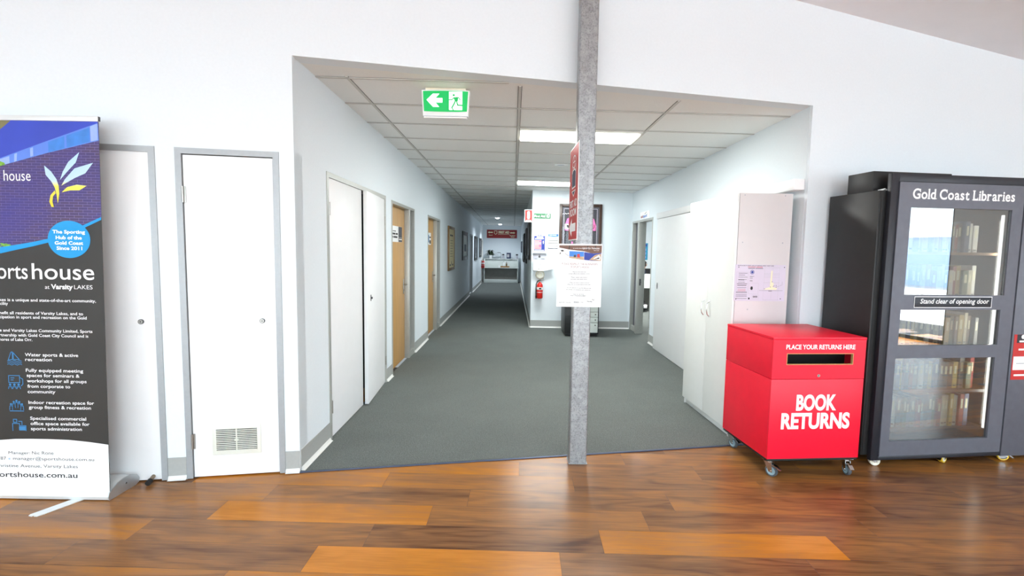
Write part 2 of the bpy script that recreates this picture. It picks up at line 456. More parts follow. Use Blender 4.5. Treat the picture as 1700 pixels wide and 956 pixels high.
# hall wall with two door openings and the corridor opening
D0 = (-1.40, -0.80); D1 = (-0.69, -0.09); DH = 2.115
b = B()
def hz(u, y): return hallz(u) + 0.05
w = 'wall_paint'
b.prism([(-7.0, 0), (D0[0], 0), (D0[0], TH), (-7.0, TH)], 0, DH, w)
b.prism([(D0[1], 0), (D1[0], 0), (D1[0], TH), (D0[1], TH)], 0, DH, w)
b.prism([(D1[1], 0), (0, 0), (TH * tn, TH), (D1[1], TH)], 0, DH, w)
b.prism([(-7.0, 0), (0, 0), (TH * tn, TH), (-7.0, TH)], DH, hz, w)
zb = lambda u, y: zc(*front(u, y)) - 0.001
b.prism([(0, 0), (UR, 0), (UR + TH * tn, TH), (TH * tn, TH)], zb, hz, w)
b.prism([(UR, 0), (9.5, 0), (9.5, TH), (UR + TH * tn, TH)], 0, hz, w)
b.box(-1.5, -0.05, TH, TH + 0.02, 0, 2.3, 'dark_void')  # unseen dark sheet added behind the doors against light leaks
struct('wall_front', b, 'white hall wall with the wide corridor opening', 'wall', FO, FA)

def skirt(b, x0, x1, h=0.15):
    """coved vinyl skirting in a wall frame: grey band with a pale feathered foot"""
    b.box(x0, x1, -0.004, 0.0, 0.012, h, 'skirting_grey')
    b.extr([(-0.004, 0.03), (-0.004, 0.0055), (-0.026, 0.0055), (-0.012, 0.011)], x0, x1, 'skirting_foot')
b = B(); skirt(b, D0[1] + .001, D1[0] - .001); skirt(b, D1[1] + .001, 0.0); skirt(b, UR, 9.0); skirt(b, -6.5, D0[0] - .002)
struct('baseboard_front', b, 'grey vinyl skirting along the hall wall', 'baseboard', FO, FA)

# left corridor wall, local frame: x = world Y, y = away from the corridor
LW = dict(loc=(XL, 0, 0), rz=90)
openL = [(3.66, 5.34, 2.085), (5.59, 6.88, 2.07), (7.95, 9.27, 2.07), (15.6, 16.75, 2.005), (21.25, 22.1, 1.97)]
b = B(); x = 3.14
for a, c, h in openL:
    b.box(x, a, 0, TH, 0, 2.95, w); b.box(a, c, 0, TH, h, 2.95, w); b.box(a - .05, c + .05, TH + .06, TH + .08, 0, 2.2, 'dark_void'); x = c  # dark backing sheets added behind the openings to stop light leaking in
b.box(x, YF, 0, TH, 0, 2.95, w)
b.box(3.3, YF, 0.3, 0.32, 0, 2.95, 'dark_void')  # unseen dark sheet added along the wall, also against stray light
struct('wall_left', b, 'white left wall of the corridor', 'wall', **LW)
b = B()
for a, c in ((3.145, 3.66), (5.34, 5.59), (6.88, 7.95), (9.27, 15.6), (16.75, 21.25), (22.1, YF)): skirt(b, a + .001, c - .001)
struct('baseboard_left', b, 'grey skirting along the left corridor wall', 'baseboard', **LW)

# right wall of the alcove, local frame: x = -world Y
RW = dict(loc=(XR, 0, 0), rz=-90)
OA, OB = 7.93, 9.28
b = B()
yrc = front(UR)[1]
b.box(-OA, -(yrc + .03), 0, TH, 0, 2.95, w); b.box(-OB, -OA, 0, TH, 2.085, 2.95, w); b.box(-YE - .12, -OB, 0, TH, 0, 2.95, w)
struct('wall_right', b, 'white right wall of the alcove behind the cupboard', 'wall', **RW)
b = B(); skirt(b, -OA + .001, -7.46)
struct('baseboard_right', b, 'grey skirting between sliding door and office doorway', 'baseboard', **RW)

b = B(); b.box(XC, XR, 0, TH, 0, 2.95, w)
struct('wall_end', b, 'white wall facing the hall behind the copier', 'wall', (0, YE, 0))
b = B(); skirt(b, XC, XR - .002)
struct('baseboard_end', b, 'grey skirting below the extinguisher wall', 'baseboard', (0, YE, 0))

CW = dict(loc=(XC, 0, 0), rz=-90)
b = B(); b.box(-YF, -YE - TH, 0, TH, 0, 2.95, w)
struct('wall_corridor', b, 'white right wall of the far corridor', 'wall', **CW)
b = B(); skirt(b, -YF, -YE - .001)
struct('baseboard_corridor', b, 'grey skirting along the right far corridor wall', 'baseboard', **CW)
b = B(); b.box(XL - .1, XC + .1, 0, .1, 0, 2.95, w)
struct('wall_far', b, 'grey white wall at the far end of the corridor', 'wall', (0, YF, 0))

# suspended ceiling: slab, tile grid rails
b = B()
zc1 = lambda x, y: 2.95
poly = [(front(-0.0, TH)[0], front(0, TH)[1]), front(UR + TH * tn, TH), (XR + .1, YE + .1), (XC, YE + .1), (XC + .1, YF), (XL - .06, YF), (XL - .06, 3.2)]
def slab(pts): b.prism(pts, zc, zc1, 'ceiling_tile')
slab([front(0.0, TH - .02), front(UR + .02, TH - .02), (XR + .06, YE + .06), (XL - .06, YE + .06), (XL - .06, 3.27)])
slab([(XL - .06, YE + .06), (XC + .06, YE + .06), (XC + .06, YF), (XL - .06, YF)])
def rail(x0, x1, y0, y1):
    vs = [(x, y, zc(x, y) - d) for d in (0.0, 0.006) for x, y in ((x0, y0), (x1, y0), (x1, y1), (x0, y1))]
    b.add(vs, [(7, 6, 5, 4), (0, 1, 5, 4), (1, 2, 6, 5), (2, 3, 7, 6), (3, 0, 4, 7)], 'ceiling_rail')
    e = 0.004                                             # dark strips painted as the shade line beside each rail
    for (a0, a1, c0, c1) in (((x0 - e, x1 + e, y0 - e, y0), (x0 - e, x1 + e, y1, y1 + e)) if (x1 - x0) > (y1 - y0) else ((x0 - e, x0, y0, y1), (x1, x1 + e, y0, y1))):
        b.add([(x, y, zc(x, y) - 0.0012) for x, y in ((a0, c0), (a0, c1), (a1, c1), (a1, c0))], [(0, 1, 2, 3)], 'gap_dark')
def yfront(x): return FO[1] + (x - FO[0]) * tn
GX = (-1.19, 0.03, 1.25); GY0 = 3.50
k = 0
while GY0 + .6 * k < 22:
    y = GY0 + .6 * k; k += 1
    x1 = XR if y < YE else XC
    x1 = min(x1, XL + (y - FO[1] - 0.125) / tn)
    if x1 > XL + .1: rail(XL, x1, y - .011, y + .011)
for x in GX:
    rail(x - .011, x + .011, yfront(x) + (0.30 if x < -1 else .17), YF if x < XC else YE)
struct('ceiling', b, 'off white tiled ceiling over corridor and alcove', 'ceiling')

# raked hall ceiling
b = B()
b.add([(-7.6, 0.02, hallz(-7.6)), (9.6, .02, hallz(9.6)), (9.6, -11, hallz(9.6)), (-7.6, -11, hallz(-7.6)),
       (-7.6, 0.02, hallz(-7.6) + .1), (9.6, .02, hallz(9.6) + .1), (9.6, -11, hallz(9.6) + .1), (-7.6, -11, hallz(-7.6) + .1)],
      [(3, 2, 1, 0), (4, 5, 6, 7), (0, 1, 5, 4), (1, 2, 6, 5), (2, 3, 7, 6), (3, 0, 4, 7)], 'hall_ceiling')
struct('ceiling_hall', b, 'raked grey ceiling of the hall, top right corner', 'ceiling', FO, FA)

# the hall behind the camera: glazed rear wall, glazed stretch of the right wall, plain left wall
b = B(); HX0, HX1, HY = -7.6, 8.6, -5.2
b.box(HX0, HX0 + .15, HY, 3.2, 0, 4.9, w)
struct('wall_hall_left', b, 'white left wall of the hall beyond the picture', 'wall')
b = B()
b.box(HX0, HX1, HY - .15, HY, 0, 0.12, w)
b.prism([(HX0, HY - .15), (HX1, HY - .15), (HX1, HY), (HX0, HY)], 2.75, 4.9, w)
for x in (-7.6, -3.6, 0.4, 4.4, 8.3): b.box(x, x + .3, HY - .15, HY, 0.12, 2.75, w)
struct('wall_hall_back', b, 'white rear wall of the hall around its windows', 'wall')
for i, x in enumerate((-7.3, -3.3, 0.7, 4.7)):
    b = B(); x1 = x + 3.7 if i < 3 else 8.3
    for a in (x, (x + x1) / 2 - .03, x1 - .06): b.box(a, a + .06, HY - .1, HY - .04, .12, 2.75, 'window_frame')
    for z in (.12, 2.69): b.box(x, x1, HY - .1, HY - .04, z, z + .06, 'window_frame')
    o = thing('window_%d' % (i + 1), 'dark framed window of the hall behind the viewer, number %s from the left' % ('one', 'two', 'three', 'four')[i], 'window', kind='structure')
    build('window_frame', b, o)
RX = 8.45
b = B()
b.box(RX, RX + .15, -.2, 5.6, 0, 4.9, w); b.box(RX, RX + .15, HY, -3.6, 0, 4.9, w)
b.box(RX, RX + .15, -3.6, -.2, 2.9, 4.9, w)
struct('wall_hall_right', b, 'white right wall of the hall with glazed openings', 'wall')
for i, (y0, y1) in enumerate(((-3.6, -1.9), (-1.9, -.2))):
    b = B()
    for a in (y0, y1 - .05): b.box(RX + .05, RX + .1, a, a + .05, 0, 2.9, 'window_frame')
    for z in (0, 2.84): b.box(RX + .05, RX + .1, y0, y1, z, z + .06, 'window_frame')
    o = thing('window_%d' % (i + 5), 'dark framed full height side window of the hall, %s of two' % ('rear', 'front')[i], 'window', kind='structure')
    build('window_frame', b, o)

# office beyond the right wall
b = B(); ox0, ox1, oy0, oy1 = XR + TH, 6.0, 6.0, 14.5
b.box(ox0, ox1 + .1, oy1, oy1 + .1, 0, 2.8, w)
struct('wall_office_back', b, 'white back wall of the office seen through the doorway', 'wall')
b = B(); b.box(ox1, ox1 + .1, oy0 - .1, oy1, 0, 2.8, w); b.box(ox0, ox1, oy0 - .1, oy0, 0, 2.8, w); b.box(ox0 - .1, ox0, YE + .12, oy1, 0, 2.8, w)
struct('wall_office_side', b, 'white side walls of the office', 'wall')
b = B(); b.box(ox0 - .02, ox1 + .1, oy0 - .1, oy1 + .1, 2.7, 2.8, 'ceiling_tile')
struct('ceiling_office', b, 'white ceiling of the office', 'ceiling')

# ------------------------------------------------------------------ doors
def hinge(parent, x, y, z, h=0.1):
    b = B(); b.cyl((x, y, z - h / 2), (x, y, z + h / 2), 0.007, 'steel_satin', n=10)
    b.box(x - .004, x + .016, y + .004, y + .007, z - h / 2, z + h / 2, 'steel_satin')
    return build('hinge', b, parent)
def frame3(parent, W, H, t, m, y0=-0.006, y1=0.10):
    b = B()
    b.box(0.0005, t, y0, y1, 0.005, H, m); b.box(W - t, W - .0005, y0, y1, 0.005, H, m); b.box(t, W - t, y0, y1, H - t, H - .0005, m)
    return build('door_frame', b, parent)

d = thing('door_1', 'narrow white cupboard door with a vent grille near its foot', 'door', front(-0.69) + (0,), FA, kind='structure')
frame3(d, 0.60, DH, 0.036, 'frame_grey')
b = B(); b.box(.040, .560, .006, .040, .009, 2.074, 'door_white', .0015)
leaf = build('door_leaf', b, d)
b = B()
vx0, vx1, vz0, vz1 = .155, .450, .150, .354
b.box(vx0, vx1, .000, .006, vz0, vz1, 'vent_cream', .002)
b.rect(vx0 + .024, vx1 - .024, vz0 + .026, vz1 - .026, -.0006, 'dark_void')
for i in range(13):
    z = vz0 + .030 + i * .0121
    b.extr([(-.0008, z), (-.006, z - .0026), (-.006, z - .0006), (-.0008, z + .0026)], vx0 + .024, vx1 - .024, 'vent_cream')
b.box((vx0 + vx1) / 2 - .003, (vx0 + vx1) / 2 + .003, -.007, 0, vz0 + .026, vz1 - .026, 'vent_cream')
b.box((vx0 + vx1) / 2 - .012, (vx0 + vx1) / 2 + .012, -.0085, 0, .247, .257, 'vent_cream')
build('vent_grille', b, leaf)
def latch(parent, x, y, z):
    b = B(); b.cyl((x, y, z), (x, y - .010, z), .0155, 'steel_dark'); b.cyl((x, y - .010, z), (x, y - .012, z), .012, 'steel_satin')
    b.cyl((x, y - .012, z), (x, y - .0125, z), .004, 'black_plastic', n=10)
    return build('latch', b, parent)
latch(leaf, .477, .006, 1.033)
hinge(d, .038, -.004, 1.83); hinge(d, .038, -.004, .25)

d = thing('door_2', 'white cupboard door half hidden behind the pull up banner', 'door', front(-1.40) + (0,), FA, kind='structure')
frame3(d, 0.60, DH, 0.036, 'frame_grey')
b = B(); b.box(.040, .562, .006, .040, .009, 2.082, 'door_white', .0015)
leaf = build('door_leaf', b, d); latch(leaf, .482, .006, 1.035)

d = thing('door_3', 'white double cupboard doors with the far leaf slightly open', 'door', (XL, 3.66, 0), 90, kind='structure')
frame3(d, 1.68, 2.085, 0.038, 'frame_silver')
b = B(); b.box(.041, .852, .004, .040, .012, 2.045, 'door_white', .0015)
l1 = build('door_leaf', b, d)
b = B(); b.box(.872, 1.640, .004, .040, .012, 2.045, 'door_white', .0015)
b.move(Matrix.Translation((1.64, .004, 0)) @ Matrix.Rotation(R(3.4), 4, 'Z') @ Matrix.Translation((-1.64, -.004, 0)))
l2 = build('door_leaf', b, d)
b = B(); b.cyl((.99, -.034, 1.03), (.99, -.052, 1.03), .011, 'steel_dark', n=14); b.box(.982, .998, -.040, -.033, 1.0, 1.06, 'steel_dark', .002)
build('latch', b, l2)
for x in (.040, 1.643):
    for z in (1.81, .26): hinge(d, x, -.006, z)

def timber_door(name, label, y, W, xd, xm, plate):
    d = thing(name, label, 'door', (XL, y, 0), 90, kind='structure')
    H = 2.068
    b = B()
    b.box(0.0005, .036, -.006, .11, .005, H, 'frame_silver'); b.box(W - .036, W - .0005, -.006, .11, .005, H, 'frame_silver')
    b.box(.036, W - .036, -.006, .11, H - .036, H - .0005, 'frame_silver')
    b.box(xd, xm, -.006, .11, .005, H - .036, 'frame_silver', .002); b.box(xm, W - .036, .0, .11, .005, .085, 'frame_silver')
    build('door_frame', b, d)
    b = B(); b.box(.038, xd - .002, .062, .100, .010, H - .04, 'timber_door', .0015)
    leaf = build('door_leaf', b, d)
    b = B(); x = xd - .075
    b.box(x - .02, x + .02, .054, .062, .90, 1.10, 'steel_satin', .003)
    b.cyl((x, .054, 1.03), (x, .012, 1.03), .010, 'steel_satin', n=12); b.tube([(x, .014, 1.03), (x - .05, .014, 1.03), (x - .11, .018, 1.028)], .009, 'steel_satin')
    b.cyl((x, .054, .955), (x, .046, .955), .012, 'chrome', n=14)
    build('door_handle', b, leaf)
    b = B(); b.box(xm + .001, W - .037, .075, .081, .086, H - .037, 'mount_grey'); build('sidelight', b, d)
    plate(leaf)
    return d
def plate1(leaf):
    b = B(); b.box(.23, .78, .058, .0615, 1.592, 1.79, 'print_white', .001)
    b.rect(.585, .778, 1.594, 1.788, .0572, 'mount_dark')
    words(b, .30, 1.72, .012, (.05, .09), 'print_grey', .0572)
    words(b, .27, 1.682, .022, (.16, .10), 'print_black', .0572); words(b, .27, 1.642, .022, (.05, .19), 'print_black', .0572)
    words(b, .61, 1.62, .015, (.06, .08), 'print_white', .0566); b.rect(.60, .77, 1.648, 1.651, .0566, 'print_white')
    build('name_plate', b, leaf)
def plate2(leaf):
    b = B(); b.box(.30, .66, .058, .0615, 1.58, 1.79, 'print_white', .001)
    b.rect(.31, .47, 1.62, 1.75, .0572, 'banner_icon'); words(b, .49, 1.70, .024, (.15,), 'print_black', .0572); b.rect(.49, .64, 1.6, 1.66, .0572, 'print_grey')
    build('name_plate', b, leaf)
timber_door('door_4', 'nearer honey timber office door with side panel and name plate', 5.59, 1.29, .94, 1.01, plate1)
timber_door('door_5', 'farther honey timber office door with small white plate', 7.95, 1.32, .92, .985, plate2)

d = thing('door_6', 'grey blue door far down the left corridor wall between pictures', 'door', (XL, 15.6, 0), 90, kind='structure')
frame3(d, 1.15, 2.005, .05, 'frame_grey', y1=.11)
b = B(); b.box(.052, 1.098, .07, .108, .01, 1.95, 'frame_grey', .002); l = build('door_leaf', b, d)
b = B(); b.cyl((.98, .07, 1.02), (.98, .03, 1.02), .012, 'steel_satin', n=12); b.tube([(.98, .034, 1.02), (.86, .034, 1.02)], .01, 'steel_satin'); build('door_handle', b, l)
d = thing('door_7', 'white framed door at the far left end of the corridor', 'door', (XL, 21.25, 0), 90, kind='structure')
frame3(d, .85, 1.97, .06, 'skirting_foot', y0=-.02, y1=.11)
b = B(); b.box(.062, .788, .05, .09, .01, 1.905, 'door_white', .002); l = build('door_leaf', b, d)
b = B(); b.cyl((.70, .05, 1.02), (.70, .0, 1.02), .012, 'steel_satin', n=12); b.tube([(.70, .01, 1.02), (.60, .01, 1.02)], .01, 'steel_satin'); build('door_handle', b, l)

d = thing('door_8', 'grey framed open office doorway with a narrow side panel', 'door', (XR, OB, 0), -90, kind='structure')
W = OB - OA; H = 2.083
b = B()
for a, c in ((.0005, .035), (.40, .50), (W - .036, W - .0005)): b.box(a, c, -.006, TH + .004, .006, H - .0365 if .3 < a < .5 else H, 'frame_silver', .002)
b.box(.035, W - .036, -.006, TH + .004, H - .036, H - .0005, 'frame_silver'); b.box(.035, .40, .02, .1, .006, .10, 'frame_silver')
build('door_frame', b, d)
b = B(); b.box(.036, .399, .06, .066, .101, H - .037, 'mount_grey'); build('sidelight', b, d)
b = B(); b.box(.498, .503, .03, .06, .9, 1.02, 'steel_dark'); b.cyl((.503, .045, .96), (.530, .045, .96), .014, 'steel_dark', n=12); build('latch', b, d)

d = thing('door_9', 'flat white sliding door hanging in front of the right wall', 'door', (2.21, 7.455, 0), -90, kind='structure')
b = B(); b.box(0, 2.45, 0, .036, .014, 2.018, 'door_white', .0015); l = build('door_leaf', b, d)
b = B(); b.lathe([(.0, -.001), (.021, -.001), (.021, .0), (.026, .0), (.026, -.003), (.022, -.003)], (0, 0, 0), 'steel_dark', axis=(0, 1, 0))
b.move(Matrix.Translation((.11, -.0005, 1.0)) @ Matrix.Diagonal((.8, 1, 1.9, 1))); build('pull_handle', b, l)
b = B(); b.box(-7.49, -3.835, -.08, -.0005, 2.024, 2.108, 'door_white', .0015)
struct('trim_2', b, 'white boxed track cover above the sliding door', 'trim', **RW)

# ------------------------------------------------------------------ ceiling lights
def troffer(y, strength, label):
    x0, x1 = .045, 1.235
    t = thing('ceiling_light', label, 'light', ((x0 + x1) / 2, y, zc((x0 + x1) / 2, y)), group='recessed ceiling panels')
    hw = (x1 - x0) / 2
    tilt = -0.0155
    S = Matrix.Identity(4); S[2][0] = tilt
    b = B(); b.box(-hw, hw, -.28, -.21, -.008, .0, 'skirting_foot', .002); b.box(-hw, hw, .21, .28, -.008, 0, 'skirting_foot', .002)
    b.box(-hw, -hw + .012, -.21, .21, -.008, 0, 'skirting_foot'); b.box(hw - .012, hw, -.21, .21, -.008, 0, 'skirting_foot')
    build('frame', b.move(S), t)
    b = B(); b.extr([(-.208, -.006), (-.19, -.020), (.19, -.020), (.208, -.006)], -hw + .013, hw - .013, strength)
    build('diffuser', b.move(S), t)
    return t
troffer(5.01, 'tube_light', 'lit rectangular ceiling panel nearer the opening, crossing behind the post')
troffer(8.36, 'tube_light_dim', 'lit rectangular ceiling panel farther back above the extinguisher wall')

def downlight(x, y, lit, label, group=None):
    z = zc(x, y)
    t = thing('downlight', label, 'light', (x, y, z), group=group)
    b = B(); b.lathe([(.05, -.001), (.055, -.007), (.085, -.005), (.09, .0)], (0, 0, 0), 'plastic_white', caps=False); build('trim_ring', b, t)
    b = B(); b.lathe([(.0, -.034), (.035, -.030), (.060, -.018), (.068, -.006)] if lit else [(.0, -.004), (.05, -.003)], (0, 0, 0), 'lamp_cool' if lit else 'plastic_grey', caps=False)
    build('lamp', b, t)
    return t
downlight(.63, 6.62, False, 'round unlit ceiling fitting between the two ceiling panels')
downlight(-.585, 17.3, True, 'round lit corridor downlight, higher one in the picture')
downlight(-.60, 21.3, True, 'round lit corridor downlight just before the far wall')
downlight(-.59, 13.2, False, 'round unlit downlight midway along the far corridor ceiling')

# ------------------------------------------------------------------ exit sign
t = thing('exit_sign', 'green running man exit sign with a left arrow under the ceiling', 'sign', (-.520, 3.66, 2.686))
b = B(); b.box(-.15, .15, .0, .05, .0, .018, 'plastic_cream', .003); build('mounting_plate', b, t)
def curve(x, d): return -d * (1 - (x / .178) ** 2)
b = B(); n = 16; prof = []
xs = [-.178 + .356 * i / n for i in range(n + 1)]
vs = []; 
for x in xs:
    k = 1 - .05 * abs(x) / .178
    for (y, z) in ((0, 0), (0, -.168), (.006, -.186), (.05, -.186), (.05, 0)):
        xx = x * (1 - .06 * (-z / .186)); vs.append((xx, y - (.012 * (1 - (x / .178) ** 2)) if y < .04 else y, z + (curve(x, .010) if z < -.1 else 0)))
fs = [(i * 5 + j, (i + 1) * 5 + j, (i + 1) * 5 + (j + 1) % 5, i * 5 + (j + 1) % 5) for i in range(n) for j in range(5)]
fs += [tuple(range(5)), tuple(range(n * 5, n * 5 + 5))[::-1]]
b.add(vs, fs, 'plastic_white'); build('housing', b, t)
b = B(); vs = []
for i, x in enumerate(xs):
    x = x * .94
    for z in (-.008, -.152): vs.append((x * (1 - .06 * (-z / .186)), -.0135 * (1 - (x / .178) ** 2) - .0016, z + (curve(x, .007) if z < -.1 else 0)))
b.add(vs, [(2 * i, 2 * i + 1, 2 * i + 3, 2 * i + 2) for i in range(n)], 'exit_green')
F = -.0165
def ep(pts, m): # px of the 1434 wide crop to sign metres
    b.poly([((x - 715) / 955 * .352, -(z - 225) / 545 * .185) for x, z in pts], F, m)
ep([(340, 445), (470, 312), (598, 312), (520, 405), (658, 405), (658, 500), (520, 500), (595, 592), (470, 592)], 'exit_white')
ep([(790, 265), (1055, 262), (1055, 655), (800, 655), (790, 640)], 'exit_white')
F = -.0171
def disc(cx, cz, r, m): ep([(cx + r * math.cos(a * .5236), cz + r * math.sin(a * .5236)) for a in range(12)], m)
disc(885, 340, 24, 'exit_green')
ep([(875, 385), (945, 380), (975, 400), (965, 470), (910, 475), (895, 430)], 'exit_green')
for pts, wd in (([(890, 395), (845, 440), (790, 440)], 18), ([(950, 388), (985, 392), (1015, 440)], 18), ([(915, 470), (890, 530), (848, 605)], 26), ([(945, 465), (965, 550), (1060, 555)], 24), ([(846, 605), (880, 655)], 18)):
    b.line([((x - 715) / 955 * .352, -(z - 225) / 545 * .185) for x, z in pts], wd / 955 * .352, F, 'exit_green')
build('sign_face', b, t)
b = B(); b.box(-.165, .165, -.0125, .03, -.1915, -.1885, 'plastic_grey', .001); b.box(-.16, .16, -.012, .03, -.203, -.1918, 'plastic_white', .003)
build('lamp_cover', b, t)

# ------------------------------------------------------------------ steel post and what hangs on it
t = thing('steel_post', 'galvanised square steel post standing at the carpet edge', 'post', (.483, 3.376, 0))
b = B(); hx, hy, r_ = .062, .056, .012
pr = []
for cx, cy, a0 in ((hx - r_, hy - r_, 0), (-hx + r_, hy - r_, 90), (-hx + r_, -hy + r_, 180), (hx - r_, -hy + r_, 270)):
    for k in range(5): pr.append((cx + r_ * math.cos(R(a0 + k * 22.5)), cy + r_ * math.sin(R(a0 + k * 22.5))))
b.prism(pr, 0.006, 3.60, 'galvanised'); build('shaft', b, t)
b = B(); b.box(-.068, .068, -.060, .060, 0.0005, .006, 'galvanised', .002); build('base_plate', b, t)

# poster on the post
t = thing('poster', 'white notice poster with photo strip fixed to the front of the post', 'poster', (.304, 3.3165, 1.130))
b = B(); b.box(0, .308, 0, .0025, 0, .435, 'print_white'); build('sheet', b, t)
def pp(x, z): return ((x - 170) * .308 / 465, .435 - (z - 165) * .435 / 660)
def PQ(pts, y, m): b.poly([pp(*p) for p in pts], y, m)
b = B(); y = -.0004
PQ([(187, 182), (628, 178), (628, 255), (530, 262), (440, 240), (290, 225), (187, 205)], y, 'print_brown')
for x in (290, 480, 560): PQ([(x, 181), (x + 6, 181), (x + 2, 225), (x - 6, 225)], y - .0003, 'black_plastic')
PQ([(187, 215), (290, 238), (290, 315), (190, 280)], y, 'paper_white')
PQ([(200, 232), (225, 228), (240, 240), (215, 248)], y - .0003, 'black_plastic'); PQ([(192, 262), (204, 254), (204, 270), (194, 276)], y - .0003, 'print_grey'); PQ([(250, 262), (290, 290), (284, 294), (246, 268)], y - .0003, 'print_lightgrey')
PQ([(293, 240), (445, 245), (445, 332), (293, 312)], y, 'print_sky'); PQ([(293, 296), (445, 296), (445, 332), (293, 312)], y - .0003, 'print_tan'); PQ([(372, 272), (400, 268), (405, 308), (375, 306)], y - .0004, 'print_red'); PQ([(340, 280), (362, 278), (364, 304), (338, 304)], y - .0004, 'print_grey')
PQ([(447, 248), (540, 262), (626, 255), (622, 338), (530, 338), (447, 330)], y, 'print_blue'); PQ([(500, 330), (560, 278), (622, 262), (622, 338)], y - .0003, 'print_tan'); PQ([(540, 316), (600, 276), (618, 300), (612, 330)], y - .0004, 'paper_white'); PQ([(548, 322), (604, 300), (606, 316)], y - .0005, 'black_plastic')
build('photo_strip', b, t)
b = B()
def pt(s, x0, x1, z, h, m, bold=0.0):
    xa, za = pp(x0, z); xb, _ = pp(x1, z); b.text(s, xa, za, h * .435 / 660, m, -.0009, w=xb - xa, bold=bold)
pt('sports house', 425, 605, 216, 20, 'print_white'); pt('at varsity lakes', 330, 420, 214, 10, 'print_white'); pt('VARSITY LAKES', 545, 600, 234, 7, 'print_white')
pt('PLEASE RESPECT THE BUSINESSES', 218, 588, 384, 20, 'print_maroon'); pt('OF SPORTS HOUSE', 300, 503, 415, 20, 'print_maroon')
for s, x0, x1, z in (('Beyond this point are', 335, 470, 460), ('private offices and meetings rooms.', 290, 513, 480), ('Please respect their privacy', 318, 486, 517), ('and keep noise levels down.', 313, 488, 537), ('Unless you have a reason to be at', 298, 508, 573), ('please do not access beyond this area.', 280, 522, 592), ('You are welcome to use the balcony area', 270, 528, 629), ('for private conversations and gatherings.', 270, 524, 648), ('Thank you, Nic Rone', 340, 455, 696), ('SPORTS HOUSE MANAGEMENT', 314, 480, 712)):
    pt(s, x0, x1, z, 9.5, 'print_black', .018)
pt('sports house', 196, 322, 785, 15, 'print_grey'); pt('VARSITY LAKES', 280, 325, 796, 5, 'print_grey')
pt('CITY OF', 352, 385, 762, 6, 'print_grey'); pt('GOLD', 350, 402, 782, 14, 'print_black', .03); pt('COAST.', 402, 465, 782, 14, 'print_grey')
pt('Varsity', 487, 545, 772, 14, 'print_black', .02); pt('LAKES', 548, 592, 782, 10, 'print_lightgrey'); pt('COMMUNITY', 490, 590, 794, 5, 'print_lightgrey')
for q in ([(540, 748), (552, 735), (550, 752)], [(554, 752), (568, 732), (560, 756)]): PQ(q, -.0009, 'print_grey')
build('lettering', b, t)

# red first-aid blade sign on the left side of the post: local x runs from the far edge to the near edge
ang = math.degrees(math.atan2(.418 - .4065, .38))
t = thing('blade_sign', 'red first aid sign with white arrow along the left side of the post', 'sign', (.4065, 3.58, 1.590), -90 + ang)
b = B(); b.box(0, .385, 0, .0035, 0, .648, 'print_white', .0008); build('plate', b, t)
b = B(); b.rect(.008, .372, .008, .640, -.0005, 'sign_red'); y = -.0012
def ring(cx, cz, rx, rz, w_, m):
    for i in range(28):
        a, c = i / 28 * 2 * math.pi, (i + 1) / 28 * 2 * math.pi
        b.poly([(cx + rx * math.cos(a), cz + rz * math.sin(a)), (cx + rx * math.cos(c), cz + rz * math.sin(c)), (cx + (rx - w_) * math.cos(c), cz + (rz - w_) * math.sin(c)), (cx + (rx - w_) * math.cos(a), cz + (rz - w_) * math.sin(a))], y, m)
ring(.20, .540, .075, .045, .009, 'print_white'); b.line([(.16, .54), (.24, .54)], .008, y, 'print_white'); b.line([(.2, .51), (.2, .57)], .008, y, 'print_white')
b.line([(.11, .475), (.13, .52)], .009, y, 'print_white'); b.line([(.29, .475), (.27, .52)], .009, y, 'print_white')
b.poly([(.12, .36), (.28, .36), (.285, .47), (.24, .492), (.16, .492), (.115, .47)], y, 'print_white'); b.poly([(.13, .37), (.27, .37), (.275, .462), (.235, .482), (.165, .482), (.125, .462)], y - .0004, 'navy_blue')
b.poly([(.11, .345), (.29, .345), (.20, .30)], y, 'print_white'); b.poly([(.14, .338), (.26, .338), (.20, .31)], y - .0004, 'navy_blue')
b.text('FIRST', .05, .232, .046, 'print_white', y, w=.15, bold=.03); b.text('AID', .225, .232, .046, 'print_white', y, w=.12, bold=.03)
b.text('ROOM', .05, .172, .046, 'print_white', y, w=.28, bold=.03)
b.poly([(.03, .09), (.15, .155), (.15, .118), (.32, .118), (.32, .062), (.15, .062), (.15, .025)], y, 'print_white')
build('sign_face', b, t)

# ------------------------------------------------------------------ end wall items (frame: x = world X, y into the wall)
EW = YE - 0.0008
def at_end(x, z): return (x, EW, z)
t = thing('location_sign', 'small red and white extinguisher sign projecting past the wall corner', 'sign', (.203, YE - .010, 2.050))
b = B(); b.box(0, .158, 0, .004, 0, .240, 'print_white', .001); build('plate', b, t)
b = B(); b.rect(.012, .146, .020, .226, -.0012, 'print_red')
b.poly([(.05, .075), (.108, .075), (.106, .18), (.098, .205), (.06, .205), (.052, .18)], -.0024, 'print_white'); b.poly([(.055, .055), (.103, .055), (.095, .068), (.063, .068)], -.0024, 'print_white')
b.rect(.03, .128, .026, .040, -.0024, 'print_white'); build('sign_face', b, t)

t = thing('first_aid_sign', 'green and white first aid sign high on the end wall', 'sign', at_end(.385, 2.122))
b = B(); b.box(0, .32, -.003, 0, 0, .098, 'sign_green', .001); build('plate', b, t)
b = B(); b.rect(.225, .228, .004, .094, -.0045, 'print_white'); b.text('First Aid', .012, .022, .045, 'print_white', -.0045, w=.20, bold=.02)
b.box(.247, .30, -.0045, -.004, .020, .085, 'print_white'); b.rect(.258, .266, .048, .056, -.006, 'sign_green'); b.rect(.270, .284, .034, .07, -.006, 'sign_green'); b.rect(.25, .262, .072, .085, -.006, 'sign_green')
build('lettering', b, t)

